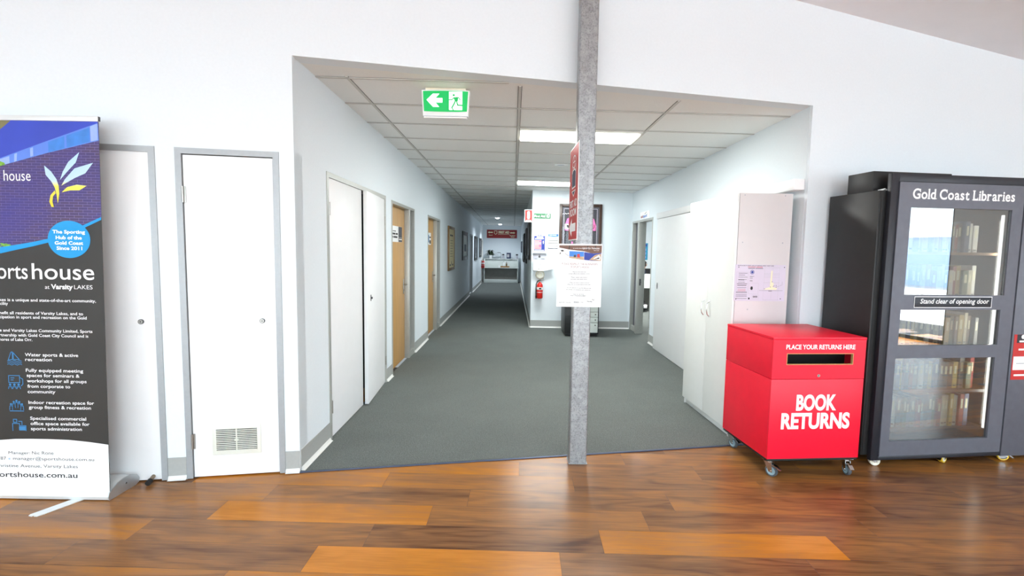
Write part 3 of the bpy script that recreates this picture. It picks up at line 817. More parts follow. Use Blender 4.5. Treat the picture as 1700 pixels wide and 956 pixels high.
t = thing('poster', 'blue and red printed list in a clear holder on the end wall', 'poster', at_end(.395, 1.488))
b = B(); b.box(-.012, .232, -.004, 0, -.018, .330, 'print_white', .001); build('holder', b, t)
b = B(); y = -.0052; b.rect(.004, .212, .010, .300, y, 'print_blue'); words(b, .07, .308, .012, (.03, .04), 'print_blue', y); words(b, .05, .268, .020, (.13,), 'print_white', y - .001); words(b, .02, .238, .022, (.17,), 'print_white', y - .001)
b.rect(.012, .145, .045, .225, y - .001, 'paper_lilac')
for i in range(7): b.rect(.016, .142, .052 + i * .025, .062 + i * .025, y - .002, 'print_red')
for i in (1, 2, 5): b.rect(.10, .142, .066 + i * .025, .078 + i * .025, y - .002, 'print_pink')
b.poly([(.165, .18), (.195, .18), (.18, .215)], y - .002, 'print_white'); b.rect(.174, .186, .15, .18, y - .002, 'print_white'); b.rect(.012, .20, .016, .036, y - .001, 'print_lightgrey')
build('print', b, t)

t = thing('notice', 'white printed notice with light blue heading beside the framed shirt', 'notice', at_end(.664, 1.548))
b = B(); b.box(0, .204, -.002, 0, 0, .284, 'paper_white'); build('sheet', b, t)
b = B(); y = -.0032; b.poly([(.005, .235), (.12, .225), (.2, .235), (.2, .28), (.005, .28)], y, 'print_sky'); words(b, .03, .25, .014, (.05, .07), 'print_white', y - .001); b.poly([(.165, .262), (.198, .262), (.19, .278), (.175, .276)], y - .001, 'print_blue')
for z, wd in ((.205, .16), (.155, .18), (.105, .18), (.055, .18)): b.line([(.012, z), (.012 + wd, z)], .010, y, 'print_grey')
b.poly([(.0, .0), (.204, .0), (.2, .012), (.12, .006), (.0, .016)], y, 'navy_blue'); b.line([(.003, .09), (.003, .14)], .006, y, 'print_maroon')
build('print', b, t)

t = thing('label_card', 'narrow lilac grey card between poster holder and white dispenser', 'card', at_end(.383, 1.330))
b = B(); b.box(0, .25, -.003, 0, 0, .125, 'plastic_grey', .001); build('sheet', b, t)
b = B(); b.disc(.125, .06, .022, -.0045, 'print_grey'); b.rect(.112, .138, .088, .1, -.0045, 'print_grey'); b.rect(.03, .08, .012, .02, -.0045, 'print_grey'); b.rect(.16, .22, .012, .02, -.0045, 'print_grey'); build('print', b, t)
b = B(); b.box(-.01, .27, -.045, 0, -.012, .0, 'plastic_white', .003)
o = solo('wall_shelf', b, 'slim white ledge under the blue and red list', 'shelf', at_end(.385, 1.470))

t = thing('wall_dispenser', 'white wall box with a bowed lower edge above the round alarm', 'dispenser', at_end(.385, 1.10))
b = B(); n = 12; pr = [(.375 * i / n, .032 - .030 * math.sin(math.pi * i / n) + .03 * i / n) for i in range(n + 1)] + [(.375, .075), (.34, .218), (.0, .218)]
b.extrz(pr, -.11, 0, 'plastic_white'); build('cover', b, t)
b = B(); b.disc(.135, .14, .007, -.1115, 'steel_dark'); b.disc(.245, .175, .004, -.1115, 'plastic_grey'); b.disc(.262, .12, .004, -.1115, 'plastic_grey'); b.rect(.14, .18, .062, .07, -.1115, 'plastic_grey'); b.disc(.11, .055, .006, -.1115, 'steel_dark', rz=.012); build('indicator', b, t)

t = thing('alarm_sounder', 'round cream alarm sounder above the near fire extinguisher', 'alarm', at_end(.524, 1.04))
b = B(); b.lathe([(.0, .06), (.06, .058), (.078, .046), (.085, .02), (.09, 0)], (0, 0, 0), 'plastic_cream', axis=(0, -1, 0)); build('case', b, t)
b = B(); b.lathe([(.05, .0605), (.055, .064), (.06, .0595)], (0, 0, 0), 'plastic_white', axis=(0, -1, 0), caps=False); build('rim', b, t)

def extinguisher(label, loc, rz, s=1.0):
    t = thing('fire_extinguisher', label, 'extinguisher', loc, rz); t.scale = (s, s, s)
    b = B(); b.lathe([(.0, .0), (.05, .0), (.062, .008), (.066, .02), (.066, .27), (.060, .30), (.042, .325), (.022, .338), (.020, .355)], (0, -.085, 0), 'ext_red'); build('cylinder', b, t)
    b = B(); b.lathe([(.0668, .13), (.0668, .245)], (0, -.085, 0), 'print_white'); b.lathe([(.0672, .14), (.0672, .19)], (0, -.085, 0), 'print_red')
    b.add([(x, -.1535, z) for x, z in ((-.02, .2), (.03, .2), (.03, .235), (-.02, .235))], [(0, 1, 2, 3)], 'print_black'); build('label', b, t)
    b = B(); b.cyl((0, -.085, .350), (0, -.085, .385), .017, 'steel_satin', n=14); b.box(-.018, .018, -.10, -.07, .378, .40, 'black_plastic', .003); build('valve', b, t)
    b = B(); b.tube([(.0, -.085, .398), (.03, -.088, .415), (.085, -.10, .432)], .008, 'steel_satin'); b.tube([(.0, -.085, .385), (.035, -.09, .388), (.09, -.10, .40)], .007, 'steel_satin'); build('handle', b, t)
    b = B(); b.tube([(-.016, -.085, .388), (-.05, -.09, .37), (-.078, -.095, .30), (-.08, -.095, .2), (-.078, -.095, .06)], .011, 'black_plastic'); b.cyl((-.078, -.095, .06), (-.076, -.095, .0), .015, 'black_plastic', n=12); build('hose', b, t)
    b = B(); b.box(-.02, .02, -.03, 0, .28, .36, 'steel_satin', .003); b.box(-.03, .03, -.02, 0, .05, .1, 'steel_satin', .003); build('bracket', b, t)
    return t
extinguisher('red fire extinguisher hanging on the end wall beside the copier', at_end(.520, .585), 0, .9)
extinguisher('small dark red fire extinguisher at the far left of the corridor', (XL - .0008 + .001, 21.2, .68), 90)

# framed jersey
t = thing('framed_jersey', 'large framed pink and black sports jersey behind the steel post', 'picture', at_end(.873, 1.27))
W, H = .815, 1.135
b = B()
for (x0, x1, z0, z1) in ((0, .055, 0, H), (W - .055, W, 0, H), (.055, W - .055, 0, .055), (.055, W - .055, H - .055, H)): b.box(x0, x1, -.05, 0, z0, z1, 'frame_wood', .004)
build('frame', b, t)
b = B(); b.box(.055, W - .055, -.02, -.001, .055, H - .055, 'mount_grey')
for q in (.088,):
    for (x0, x1, z0, z1) in ((q, q + .007, q, H - q), (W - q - .007, W - q, q, H - q), (q, W - q, q, q + .007), (q, W - q, H - q - .007, H - q)): b.box(x0, x1, -.023, -.0205, z0, z1, 'paper_lilac')
b.rect(.096, W - .096, .096, H - .096, -.0215, 'mount_dark'); build('mount', b, t)
b = B(); c = W / 2
jer = [(c - .17, .14), (c + .17, .14), (c + .19, .62), (c + .26, .60), (c + .272, .72), (c + .23, .86), (c + .10, .95), (c + .05, .92), (c - .05, .92), (c - .10, .95), (c - .23, .86), (c - .272, .72), (c - .26, .60), (c - .19, .62)]
b.extrz(jer, -.034, -.0225, 'jersey_black')
y = -.0346
b.poly([(c + .262, .63), (c + .270, .72), (c + .23, .855), (c + .10, .945), (c + .08, .63)], y, 'print_pink'); b.poly([(c - .262, .63), (c - .270, .72), (c - .23, .855), (c - .10, .945), (c - .08, .63)], y, 'print_pink')
b.poly([(c - .266, .66), (c - .09, .66), (c - .09, .755), (c - .268, .755)], y - .001, 'print_white'); b.poly([(c - .22, .68), (c - .20, .68), (c - .19, .70), (c - .14, .70), (c - .13, .68), (c - .11, .68), (c - .115, .725), (c - .235, .735), (c - .24, .715)], y - .002, 'print_black')
b.text('IU', c + .165, .675, .07, 'print_maroon', y - .001, w=.075, bold=.02)
b.rect(c - .15, c - .10, .47, .53, y - .001, 'print_yellow'); b.rect(c - .15, c - .10, .37, .42, y - .001, 'print_pink'); b.rect(c - .17, c - .08, .30, .36, y - .001, 'sign_green'); b.rect(c + .03, c + .15, .3, .5, y - .001, 'print_lightgrey')
b.v = [(c + (x - c) * 1.12, yy, z) for x, yy, z in b.v]
build('jersey', b, t)
b = B(); b.rect(.056, W - .056, .056, H - .056, -.040, 'picture_glass'); build('glass', b, t)

# copier
t = thing('copier', 'black and white office copier on the carpet behind the post', 'copier', (.925, 8.39, .005))
b = B(); b.box(0, .60, .02, .66, .05, .86, 'charcoal_dark', .008); b.box(.02, .58, .06, .62, .0, .05, 'black_plastic', .004); build('body', b, t)
b = B(); b.box(0, .24, 0, .02, .05, .62, 'black_plastic', .004)
for z in (.22, .36, .50): b.rect(.01, .23, z, z + .004, -.0008, 'dark_void')
b.box(.05, .155, -.0012, 0, .535, .553, 'print_white'); build('front_panel', b, t)
for i, (z0, z1) in enumerate(((.075, .246), (.252, .342), (.348, .438), (.444, .62))):
    b = B(); b.box(.245, .580, -.006, .019, z0, z1, 'counter_white', .004)
    dr = build('paper_drawer', b, t)
    b = B(); b.box(.525, .545, -.010, -.0065, z1 - .05, z1 - .03, 'print_grey', .002); build('drawer_latch', b, dr)
b = B(); b.box(.0, .60, .0, .66, .861, .90, 'counter_white', .006); b.box(.02, .58, .02, .55, .901, 1.0, 'counter_white', .012); build('scanner_lid', b, t)
b = B(); b.box(.12, .42, -.06, .05, .902, .93, 'black_plastic', .006); b.rect(.2, .36, .905, .925, -.0608, 'print_sky'); build('control_panel', b, t)
b = B(); b.tube([(.602, .3, .02), (.66, .34, .008), (.70, .5, .006), (.66, .66, .006)], .005, 'black_plastic'); build('power_cable', b, t)

# ------------------------------------------------------------------ pictures along the corridor
def picture(label, wall, x0, x1, z0, z1, fm, pic, fw=.045, dep=.03, matb=None, group=None):
    loc = (XL, 0, 0) if wall == 'L' else (XC, 0, 0)
    if wall == 'L': root = (XL + .001, x0, z0); rz = 90
    else: root = (XC - .001, x1, z0); rz = -90
    t = thing('framed_picture', label, 'picture', root, rz, group)
    w_, h_ = x1 - x0, z1 - z0
    b = B()
    for (a, c, d, e) in ((0, fw, 0, h_), (w_ - fw, w_, 0, h_), (fw, w_ - fw, 0, fw), (fw, w_ - fw, h_ - fw, h_)): b.box(a, c, -dep, 0, d, e, fm, .004)
    build('frame', b, t)
    b = B(); b.box(fw, w_ - fw, -dep * .6, -.001, fw, h_ - fw, matb or pic)
    y = -dep * .6 - .002
    if matb: b.rect(w_ * .2, w_ * .8, h_ * .2, h_ * .8, y, pic)
    if pic == 'cert_paper':
        words(b, w_ * .25, h_ * .78, .035, (w_ * .2, w_ * .25), 'print_grey', y)
        for k in range(7): b.line([(w_ * .28, h_ * (.68 - k * .06)), (w_ * .72, h_ * (.68 - k * .06))], .008, y, 'print_grey')
        b.disc(w_ * .5, h_ * .16, .05, y, 'frame_gold'); b.rect(w_ * .2, w_ * .38, h_ * .1, h_ * .14, y, 'print_grey'); b.rect(w_ * .62, w_ * .8, h_ * .1, h_ * .14, y, 'print_grey')
    else:
        b.rect(w_ * .3, w_ * .7, h_ * .3, h_ * .55, y - .002, 'mount_grey'); b.rect(w_ * .3, w_ * .7, h_ * .12, h_ * .16, y - .002, 'print_lightgrey')
    build('artwork', b, t)
    return t
picture('gold framed cream certificate, first picture along the left corridor wall', 'L', 10.36, 11.38, 1.035, 2.01, 'frame_gold', 'cert_paper', fw=.06)
picture('black framed pale print with dark heading, second on the left corridor wall', 'L', 13.26, 14.62, 1.20, 2.01, 'frame_black', 'picture_pale', fw=.11)
picture('black framed dark picture just past the grey blue door', 'L', 17.3, 18.6, 1.10, 1.98, 'frame_black', 'picture_dark', fw=.09)
picture('black framed picture above the far fire extinguisher', 'L', 19.95, 21.1, 1.18, 1.97, 'frame_black', 'picture_dark', fw=.09)
picture('black framed picture nearest the corner on the right corridor wall', 'R', 9.95, 11.4, 1.31, 2.10, 'frame_black', 'picture_dark', fw=.08, dep=.035)
picture('black framed picture second from the corner on the right corridor wall', 'R', 12.2, 13.45, 1.17, 2.07, 'frame_black', 'picture_dark', fw=.08, dep=.035)
picture('black framed picture third from the corner on the right corridor wall', 'R', 14.9, 16.4, 1.13, 2.02, 'frame_black', 'picture_dark', fw=.08, dep=.035)
picture('small dark picture farthest along the right corridor wall', 'R', 19.6, 20.8, 1.40, 1.86, 'navy_blue', 'picture_dark', fw=.05)

# ------------------------------------------------------------------ reception at the far end
b = B()
t = thing('direction_sign', 'wide dark red direction sign with white arrows over the reception counter', 'sign', (-1.24, YF - .002, 2.035))
b.box(0, 1.395, -.008, 0, 0, .385, 'sign_maroon', .002); build('plate', b, t)
b = B(); y = -.011; m = 'print_cream'
b.poly([(.05, .26), (.12, .315), (.12, .285), (.28, .285), (.28, .235), (.12, .235), (.12, .205)], y, m); b.poly([(1.31, .25), (1.24, .305), (1.24, .275), (1.08, .275), (1.08, .225), (1.24, .225), (1.24, .195)], y, m)
for p in ([(.35, .33), (.35, .22), (.41, .17), (.47, .22), (.47, .33)],): b.line(p + [p[0]], .018, y, m)
b.text('FIRST AID', .54, .225, .095, m, y, w=.5, bold=.04); b.rect(.52, 1.05, .175, .188, y, m)
b.text('Stand', .09, .115, .045, m, y, w=.17, bold=.02); b.text('Reception', 1.06, .105, .045, m, y, w=.26, bold=.02); b.text('Room', 1.12, .04, .045, m, y, w=.16, bold=.02)
build('lettering', b, t)

t = thing('reception_counter', 'white and grey reception counter across the far end of the corridor', 'counter', (-.55, 21.72, 0.005))
b = B()
for x in (-.78, .74): b.box(x, x + .04, 0, .55, 0, 1.06, 'counter_white', .003)
build('side_panel', b, t)
b = B(); b.box(-.74, .74, .12, .14, .10, .66, 'counter_grey', .002); build('front_panel', b, t)
b = B(); b.box(-.74, .74, .06, .50, .0, .155, 'counter_white', .003); build('plinth', b, t)
b = B(); b.box(-.80, .80, -.06, .35, .665, .70, 'counter_white', .003); build('worktop', b, t)
b = B(); b.box(-.74, .74, .36, .40, .702, 1.03, 'counter_white', .002); build('upstand', b, t)
b = B(); b.box(-.80, .80, .30, .56, 1.062, 1.09, 'counter_white', .003); build('top_shelf', b, t)
CT = 1.095 + .0005
t = thing('potted_plant', 'dark green bushy plant in a white pot on the reception shelf', 'plant', (-1.04, 22.14, CT))
b = B(); b.lathe([(.0, .0), (.06, .0), (.085, .15), (.078, .15), (.07, .13), (.0, .13)], (0, 0, 0), 'plastic_white'); build('pot', b, t)
b = B()
for i in range(46):
    a = random.uniform(0, 6.28); el = random.uniform(.15, 1.35); L = random.uniform(.16, .31)
    base = Vector((0, 0, .14)); d = Vector((math.cos(a) * math.cos(el), .5 * math.sin(a) * math.cos(el), math.sin(el)))
    tip = base + d * L; sd = d.cross(Vector((0, 0, 1))).normalized() * .048; mid = base + d * L * .62
    lp = tip + Vector((d.x * .14, d.y * .1, -.07))
    b.add([mid - sd * .15, tip - sd, lp, tip + sd, mid + sd * .15], [(0, 1, 2, 3, 4)], 'leaf_green'); 
    b.tube([base, mid], .004, 'leaf_green', n=5)
build('foliage', b, t)
def small(name, label, cat, x, parts, y=22.12, z=CT):
    t = thing(name, label, cat, (x, y, z))
    for nm, b in parts: build(nm, b, t)
b = B(); b.cyl((0, 0, 0), (0, 0, .012), .045, 'steel_dark'); b2 = B(); b2.tube([(0, 0, .012), (.02, 0, .2), (-.02, 0, .27), (-.1, 0, .275)], .008, 'steel_dark'); b3 = B(); b3.box(-.16, -.02, -.03, .03, .262, .285, 'black_plastic', .005)
small('desk_lamp', 'thin dark desk lamp right of the potted plant', 'lamp', -.575, (('base', b), ('stem', b2), ('lamp_head', b3)))
def jar(x, label):
    b = B(); b.lathe([(0, 0), (.05, 0), (.052, .13), (.04, .16)], (0, 0, 0), 'plastic_grey'); b2 = B(); b2.lathe([(.0, .215), (.052, .21), (.056, .16), (.0, .16)], (0, 0, 0), 'black_plastic')
    small('canister', label, 'canister', x, (('body', b), ('lid', b2)))
jar(-.46, 'small canister with dark lid left of the blue display on the shelf'); jar(.17, 'small canister with dark lid at the right end of the shelf')
b = B(); b.box(-.1, .1, -.01, .01, 0, .27, 'navy_blue', .003); b2 = B(); b2.rect(-.08, .03, .06, .2, -.012, 'print_lightgrey'); b3 = B(); b3.box(-.09, .09, .012, .08, 0, .02, 'black_plastic', .002)
small('display_stand', 'dark blue card display standing on the reception shelf', 'display', -.21, (('card', b), ('print', b2), ('foot', b3)))
WT = .705 + .0005
t = thing('wooden_tray', 'small wooden tray on the reception worktop', 'tray', (-.37, 21.80, WT))
b = B(); b.box(-.20, .20, -.08, .08, 0, .015, 'tray_wood', .002)
for (x0, x1, y0, y1) in ((-.2, .2, -.08, -.07), (-.2, .2, .07, .08), (-.2, -.19, -.07, .07), (.19, .2, -.07, .07)): b.box(x0, x1, y0, y1, .015, .06, 'tray_wood')
build('body', b, t)
def bottle(x, lab, m, h):
    t = thing('bottle', lab, 'bottle', (x, 21.80, WT + .0155))
    b = B(); b.lathe([(0, 0), (.03, 0), (.032, h * .6), (.014, h * .75), (.013, h * .9)], (0, 0, 0), m); build('body', b, t)
    b = B(); b.cyl((0, 0, h * .905), (0, 0, h), .017, 'black_plastic', n=12); build('cap', b, t)
bottle(-.42, 'black capped white bottle standing in the wooden tray', 'plastic_white', .26); bottle(-.30, 'amber bottle standing in the wooden tray', 'bottle_amber', .24)
b = B(); b.lathe([(0, 0), (.035, 0), (.042, .09), (.036, .09), (.03, .01), (0, .01)], (0, 0, 0), 'plastic_white'); b2 = B(); b2.tube([(.04, 0, .075), (.07, 0, .065), (.07, 0, .03), (.038, 0, .02)], .006, 'plastic_white')
small('mug', 'white mug left of the wooden tray on the worktop', 'mug', -.63, (('body', b), ('handle', b2)), 21.75, WT)

# ------------------------------------------------------------------ white cupboard with the notice
CZ = 0.0055
t = thing('storage_cupboard', 'tall white two door cupboard standing before the right wall', 'cupboard', (1.733, 4.772, CZ), -87.3)
W, D, H = .902, .455, 1.992
b = B()
b.box(0, .016, .021, D, 0.0, H, 'white_laminate', .001); b.box(W - .016, W, .0215, D, 0.0, H, 'cupboard_side_shaded', .001)
b.box(.016, W - .016, .021, D, H - .016, H, 'white_laminate', .001); b.box(.016, W - .016, D - .012, D - .001, .06, H - .016, 'white_laminate'); b.box(.016, W - .016, .03, D - .012, .064, .08, 'white_laminate')
carc = build('carcass', b, t)
b = B(); b.box(.016, W - .016, .035, .05, .0, .064, 'white_laminate', .001); build('kickboard', b, t)
b = B()
for yy, z in ((.06, 1.60), (.39, 1.60), (.06, 1.975), (.39, 1.975), (.13, 1.06)): b.cyl((W, yy, z), (W + .0015, yy, z), .005, 'plastic_grey', n=10)
build('screw_cap', b, carc)
for x0, x1, hx, s in ((.001, W / 2 - .0015, W / 2 - .055, 1), (W / 2 + .0015, W - .001, W / 2 + .055, -1)):
    b = B(); b.box(x0, x1, .0, .018, .066, H - .001, 'white_laminate', .0012); dd = build('door', b, t)
    b = B(); b.tube([(hx, -.001, .945), (hx - .0 * s, -.018, .965), (hx, -.028, 1.015), (hx, -.018, 1.065), (hx, -.001, 1.085)], .005, 'chrome'); build('handle', b, dd)
t = thing('notice', 'pale lilac site plan notice pinned on the side of the white cupboard', 'notice', (1.733 + .902 * .0471 + .010, 4.772 - .902 * .9989 - .0016, 1.130 + CZ), 2.7)
# the cupboard side faces the hall: local x runs into the depth of the cupboard
W, H = .418, .293
b = B(); b.box(0, W, -.0012, 0, 0, H, 'paper_lilac'); build('sheet', b, t)
b = B(); y = -.0018
def nx(x): return (x - 200) / 855 * W
def nz(z): return H - (z - 180) / 590 * H
def NT(s, x0, x1, z, h, m): b.text(s, nx(x0), nz(z), h / 590 * H, m, y, w=nx(x1) - nx(x0), bold=.02)
def NL(x0, x1, z, w_, m): b.line([(nx(x0), nz(z)), (nx(x1), nz(z))], w_ / 590 * H, y, m)
def NR(x0, x1, z0, z1, w_, m): b.line([(nx(x0), nz(z0)), (nx(x1), nz(z0)), (nx(x1), nz(z1)), (nx(x0), nz(z1)), (nx(x0), nz(z0))], w_ / 590 * H, y, m)
NT('SPORTS HOUSE AT VARSITY LAKES, AT CHRISTINE AVENUE, VARSITY LAKES', 240, 850, 203, 13, 'print_black'); NL(415, 540, 218, 8, 'print_red'); NL(555, 660, 218, 8, 'print_red'); NL(420, 530, 240, 9, 'print_grey'); NL(545, 665, 240, 9, 'print_grey')
b.disc(nx(490), nz(302), 35 / 855 * W, y, 'print_blue'); b.disc(nx(490), nz(302), 27 / 855 * W, y - .0004, 'paper_lilac'); b.disc(nx(490), nz(302), 20 / 855 * W, y - .0008, 'print_blue')
NR(232, 425, 300, 600, 2.5, 'print_lightgrey')
for z, x1 in ((320, 410), (350, 370), (384, 412), (424, 400), (432, 360), (465, 370)): NL(262, x1, z, 6, 'print_grey')
NL(245, 410, 492, 8, 'print_black')
for z in (515, 522, 556): NL(250, 400, z, 5, 'print_grey')
for z in (582, 606): NL(260, 390, z, 5, 'print_red')
for z in (625, 640, 672, 695, 730): NL(232, 415, z, 6, 'print_grey')
for z in (370, 384, 405, 435, 450): NL(455, 500 + (z % 3) * 25, z, 5, 'print_grey')
NR(442, 605, 480, 655, 2.5, 'print_lightgrey'); b.rect(nx(477), nx(508), nz(590), nz(535), y, 'print_black'); b.rect(nx(470), nx(514), nz(572), nz(552), y, 'print_black')
b.rect(nx(442), nx(468), nz(745), nz(718), y, 'print_black'); NR(508, 618, 672, 735, 2.5, 'print_lightgrey'); NT('000', 520, 598, 715, 28, 'print_black')
for x in (700, 835, 950): b.line([(nx(x), nz(225)), (nx(x - 10), nz(750))], .0009, y, 'print_lightgrey')
for z in (225, 320, 342, 378, 470, 600, 750): NL(690, 955, z, 3, 'print_lightgrey')
NL(620, 1020, 598, 3, 'print_grey')
b.poly([(nx(810), nz(275)), (nx(832), nz(275)), (nx(830), nz(460)), (nx(862), nz(480)), (nx(850), nz(545)), (nx(925), nz(555)), (nx(910), nz(585)), (nx(700), nz(582)), (nx(740), nz(560)), (nx(800), nz(540))], y - .0004, 'print_cream')
b.line([(nx(1005), nz(450)), (nx(1005), nz(505)), (nx(900), nz(545))], .001, y, 'print_grey'); b.line([(nx(850), nz(530)), (nx(880), nz(520))], .0025, y - .0008, 'print_black'); NL(780, 835, 606, 7, 'print_black')
for x, z in ((905, 515), (905, 542), (808, 540), (832, 455), (708, 570)): b.disc(nx(x), nz(z), .003, y - .0008, 'print_grey')
for x, z in ((258, 222), (1028, 218), (235, 742), (988, 732)): b.disc(nx(x), nz(z), .004, y - .0008, 'print_black')
build('print', b, t)

# ------------------------------------------------------------------ casters (shared)
def caster(parent, x, y, rz, ztop, rw, tyre, hub, brake=True, wt=.024):
    """plate and fork; wheel, hub and brake pedal are its sub-parts"""
    M = Matrix.Translation((x, y, 0)) @ Matrix.Rotation(R(rz), 4, 'Z')
    o = -.022
    b = B(); b.box(-.035, .035, -.03, .03, ztop - .004, ztop, 'chrome', .001); b.cyl((0, 0, ztop - .004), (0, 0, ztop - .018), .022, 'chrome')
    for s in (-1, 1):
        yy = s * (wt / 2 + .004)
        b.add([(q[0], yy + e, q[1]) for e in (-.0012, .0012) for q in ((-.026, ztop - .016), (.026, ztop - .016), (o + .012, rw - .008), (o - .012, rw - .008))], [(0, 1, 2, 3), (7, 6, 5, 4), (0, 4, 5, 1), (1, 5, 6, 2), (2, 6, 7, 3), (3, 7, 4, 0)], 'chrome')
    b.box(-.026, .026, -(wt / 2 + .005), wt / 2 + .005, ztop - .020, ztop - .016, 'chrome')
    b.cyl((o, -(wt / 2 + .009), rw), (o, wt / 2 + .009, rw), .005, 'chrome', n=10)
    c = build('caster', b.move(M), parent)
    b = B(); h = wt / 2
    b.lathe([(rw * .72, -h * .9), (rw * .93, -h), (rw, -h * .6), (rw, h * .6), (rw * .93, h), (rw * .72, h * .9)], (o, 0, rw), tyre, axis=(0, 1, 0), caps=False)
    build('wheel', b.move(M), c)
    b = B(); b.lathe([(.0, -h * .7), (rw * .62, -h * .7), (rw * .72, -h * .95), (rw * .72, h * .95), (rw * .62, h * .7), (.0, h * .7)], (o, 0, rw), hub, axis=(0, 1, 0)); build('hub', b.move(M), c)
    if brake:
        b = B(); z = max(ztop - .040, rw * 1.1)
        b.extrz([(-.02, z + .012), (-.055, z + .006), (-.083, z - .014), (-.080, z - .019), (-.052, z), (-.02, z + .004)], -.013, .013, 'chrome'); build('brake_pedal', b.move(M), c)
    return c

# ------------------------------------------------------------------ red book bin
t = thing('book_bin', 'red returns bin on casters with a wide slot in front of the white cupboard', 'bin', (1.738, 3.157, 0), 4.63)
W, D, Z0, ZS, Z1 = .656, .585, .131, .682, .966
b = B(); tt = .016
b.box(0, W, 0, tt, Z0, ZS - .0015, 'bin_red', .0015); b.box(0, W, D - tt, D, Z0, ZS - .0015, 'bin_red', .0015); b.box(0, tt, tt, D - tt, Z0, ZS - .0015, 'bin_red', .0015); b.box(W - tt, W, tt, D - tt, Z0, ZS - .0015, 'bin_red', .0015)
build('lower_body', b, t)
b = B(); b.box(.004, W - .004, .004, D - .004, Z0 - .016, Z0 + .001, 'black_laminate', .001); build('base_board', b, t)
b = B(); sx0, sx1, sz0, sz1 = .098, .571, .780, .857
zt = Z1 - .017
b.box(0, tt, tt, D - tt, ZS + .0015, zt, 'bin_red', .0015); b.box(W - tt, W, tt, D - tt, ZS + .0015, zt, 'bin_red', .0015); b.box(0, W, D - tt, D, ZS + .0015, zt, 'bin_red', .0015)
for (a, c, d, e) in ((0, W, ZS + .0015, sz0), (0, W, sz1, zt), (0, sx0, sz0, sz1), (sx1, W, sz0, sz1)): b.box(a, c, 0, tt, d, e, 'bin_red')
for (a, c, d, e) in ((sx0, sx1, sz0, sz0 + .0045), (sx0, sx1, sz1 - .0045, sz1), (sx0, sx0 + .0045, sz0 + .0045, sz1 - .0045), (sx1 - .0045, sx1, sz0 + .0045, sz1 - .0045)): b.box(a, c, -.0006, tt, d, e, 'raw_wood_edge')
b.box(tt, W - tt, .16, .165, ZS + .01, zt, 'dark_void')
up = build('upper_body', b, t)
b = B(); b.box(-.002, W + .002, -.002, D, Z1 - .016, Z1, 'bin_red', .0015); build('lid', b, t)
b = B(); b.cyl((.329, 0, .706), (.329, -.004, .706), .010, 'chrome'); b.rect(.3275, .3305, .701, .711, -.0045, 'dark_void'); build('lock', b, up)
b = B(); b.text('PLACE YOUR RETURNS HERE', .090, .886, .030, 'print_white', -.0008, w=.489, bold=.022); build('lettering', b, up)
b = B(); b.text('BOOK', .185, .471, .099, 'print_white', -.0008, w=.286, bold=.040); b.text('RETURNS', .085, .344, .100, 'print_white', -.0008, w=.490, bold=.040); build('lettering', b, t)
zc_ = Z0 - .0165
for x, y, rz in ((.045, .045, 120), (W - .05, .045, 80), (.045, D - .06, 105), (W - .05, D - .06, 70)): caster(t, x, y, rz, zc_, .040, 'tyre_grey', 'hub_blue')

# ------------------------------------------------------------------ library dispenser
DL = (2.573, 3.33, 0); DA = 7.0
Md = Matrix.Translation(DL) @ Matrix.Rotation(R(DA), 4, 'Z')
t = thing('book_dispenser', 'tall black book vending cabinet with glazed charcoal front on casters', 'cabinet', DL, DA)
b = B(); BX0, BX1, BY0, BY1, BZ0, BZ1 = -.052, 1.75, .036, .478, .086, 1.966
b.box(BX0, BX0 + .018, BY0, BY1, BZ0, BZ1, 'black_laminate', .0015); b.box(BX1 - .018, BX1, BY0, BY1, BZ0, BZ1, 'black_laminate', .0015)
b.box(BX0 + .018, BX1 - .018, BY1 - .012, BY1, BZ0, BZ1, 'black_laminate'); b.box(BX0 + .018, BX1 - .018, BY0, BY1 - .012, BZ0, BZ0 + .02, 'black_laminate'); b.box(BX0 + .018, BX1 - .018, BY0, BY1 - .012, BZ1 - .02, BZ1, 'black_laminate')
b.box(1.0, 1.016, BY0, BY1 - .012, BZ0 + .02, BZ1 - .02, 'black_laminate')
b.box(BX0 + .018, .056, BY0, BY0 + .016, BZ0 + .02, BZ1 - .02, 'black_laminate')
build('body', b, t)
b = B()   # outer front frame, taller than the body
FT = 2.079
b.box(0, .058, 0, .034, .056, FT, 'charcoal_dark', .002); b.box(.058, 1.06, 0, .034, 2.025, FT, 'charcoal_dark', .002); b.box(.058, 1.06, 0, .034, .056, .086, 'charcoal_dark', .002)
b.box(1.062, 1.75, -.004, .034, .052, FT + .002, 'charcoal', .002)
build('front_frame', b, t)
b = B(); P = [(.156, .957, 1.246, 1.852), (.138, .938, .888, 1.142), (.128, .930, .196, .797)]
dx0, dx1, dz0, dz1 = .059, 1.045, .088, 2.022
yy0, yy1 = -.006, .020
zs = [dz0, P[2][2], P[2][3], P[1][2], P[1][3], P[0][2], P[0][3], dz1]
for i in (0, 2, 4, 6): b.box(dx0, dx1, yy0, yy1, zs[i], zs[i + 1], 'charcoal')
for q, i in ((P[2], 1), (P[1], 3), (P[0], 5)):
    b.box(dx0, q[0], yy0, yy1, zs[i], zs[i + 1], 'charcoal'); b.box(q[1], dx1, yy0, yy1, zs[i], zs[i + 1], 'charcoal')
dr = build('door', b, t)
for q in P:
    b = B(); b.box(q[0] + .0005, q[1] - .0005, .006, .009, q[2] + .0005, q[3] - .0005, 'clear_glass'); build('window_pane', b, dr)
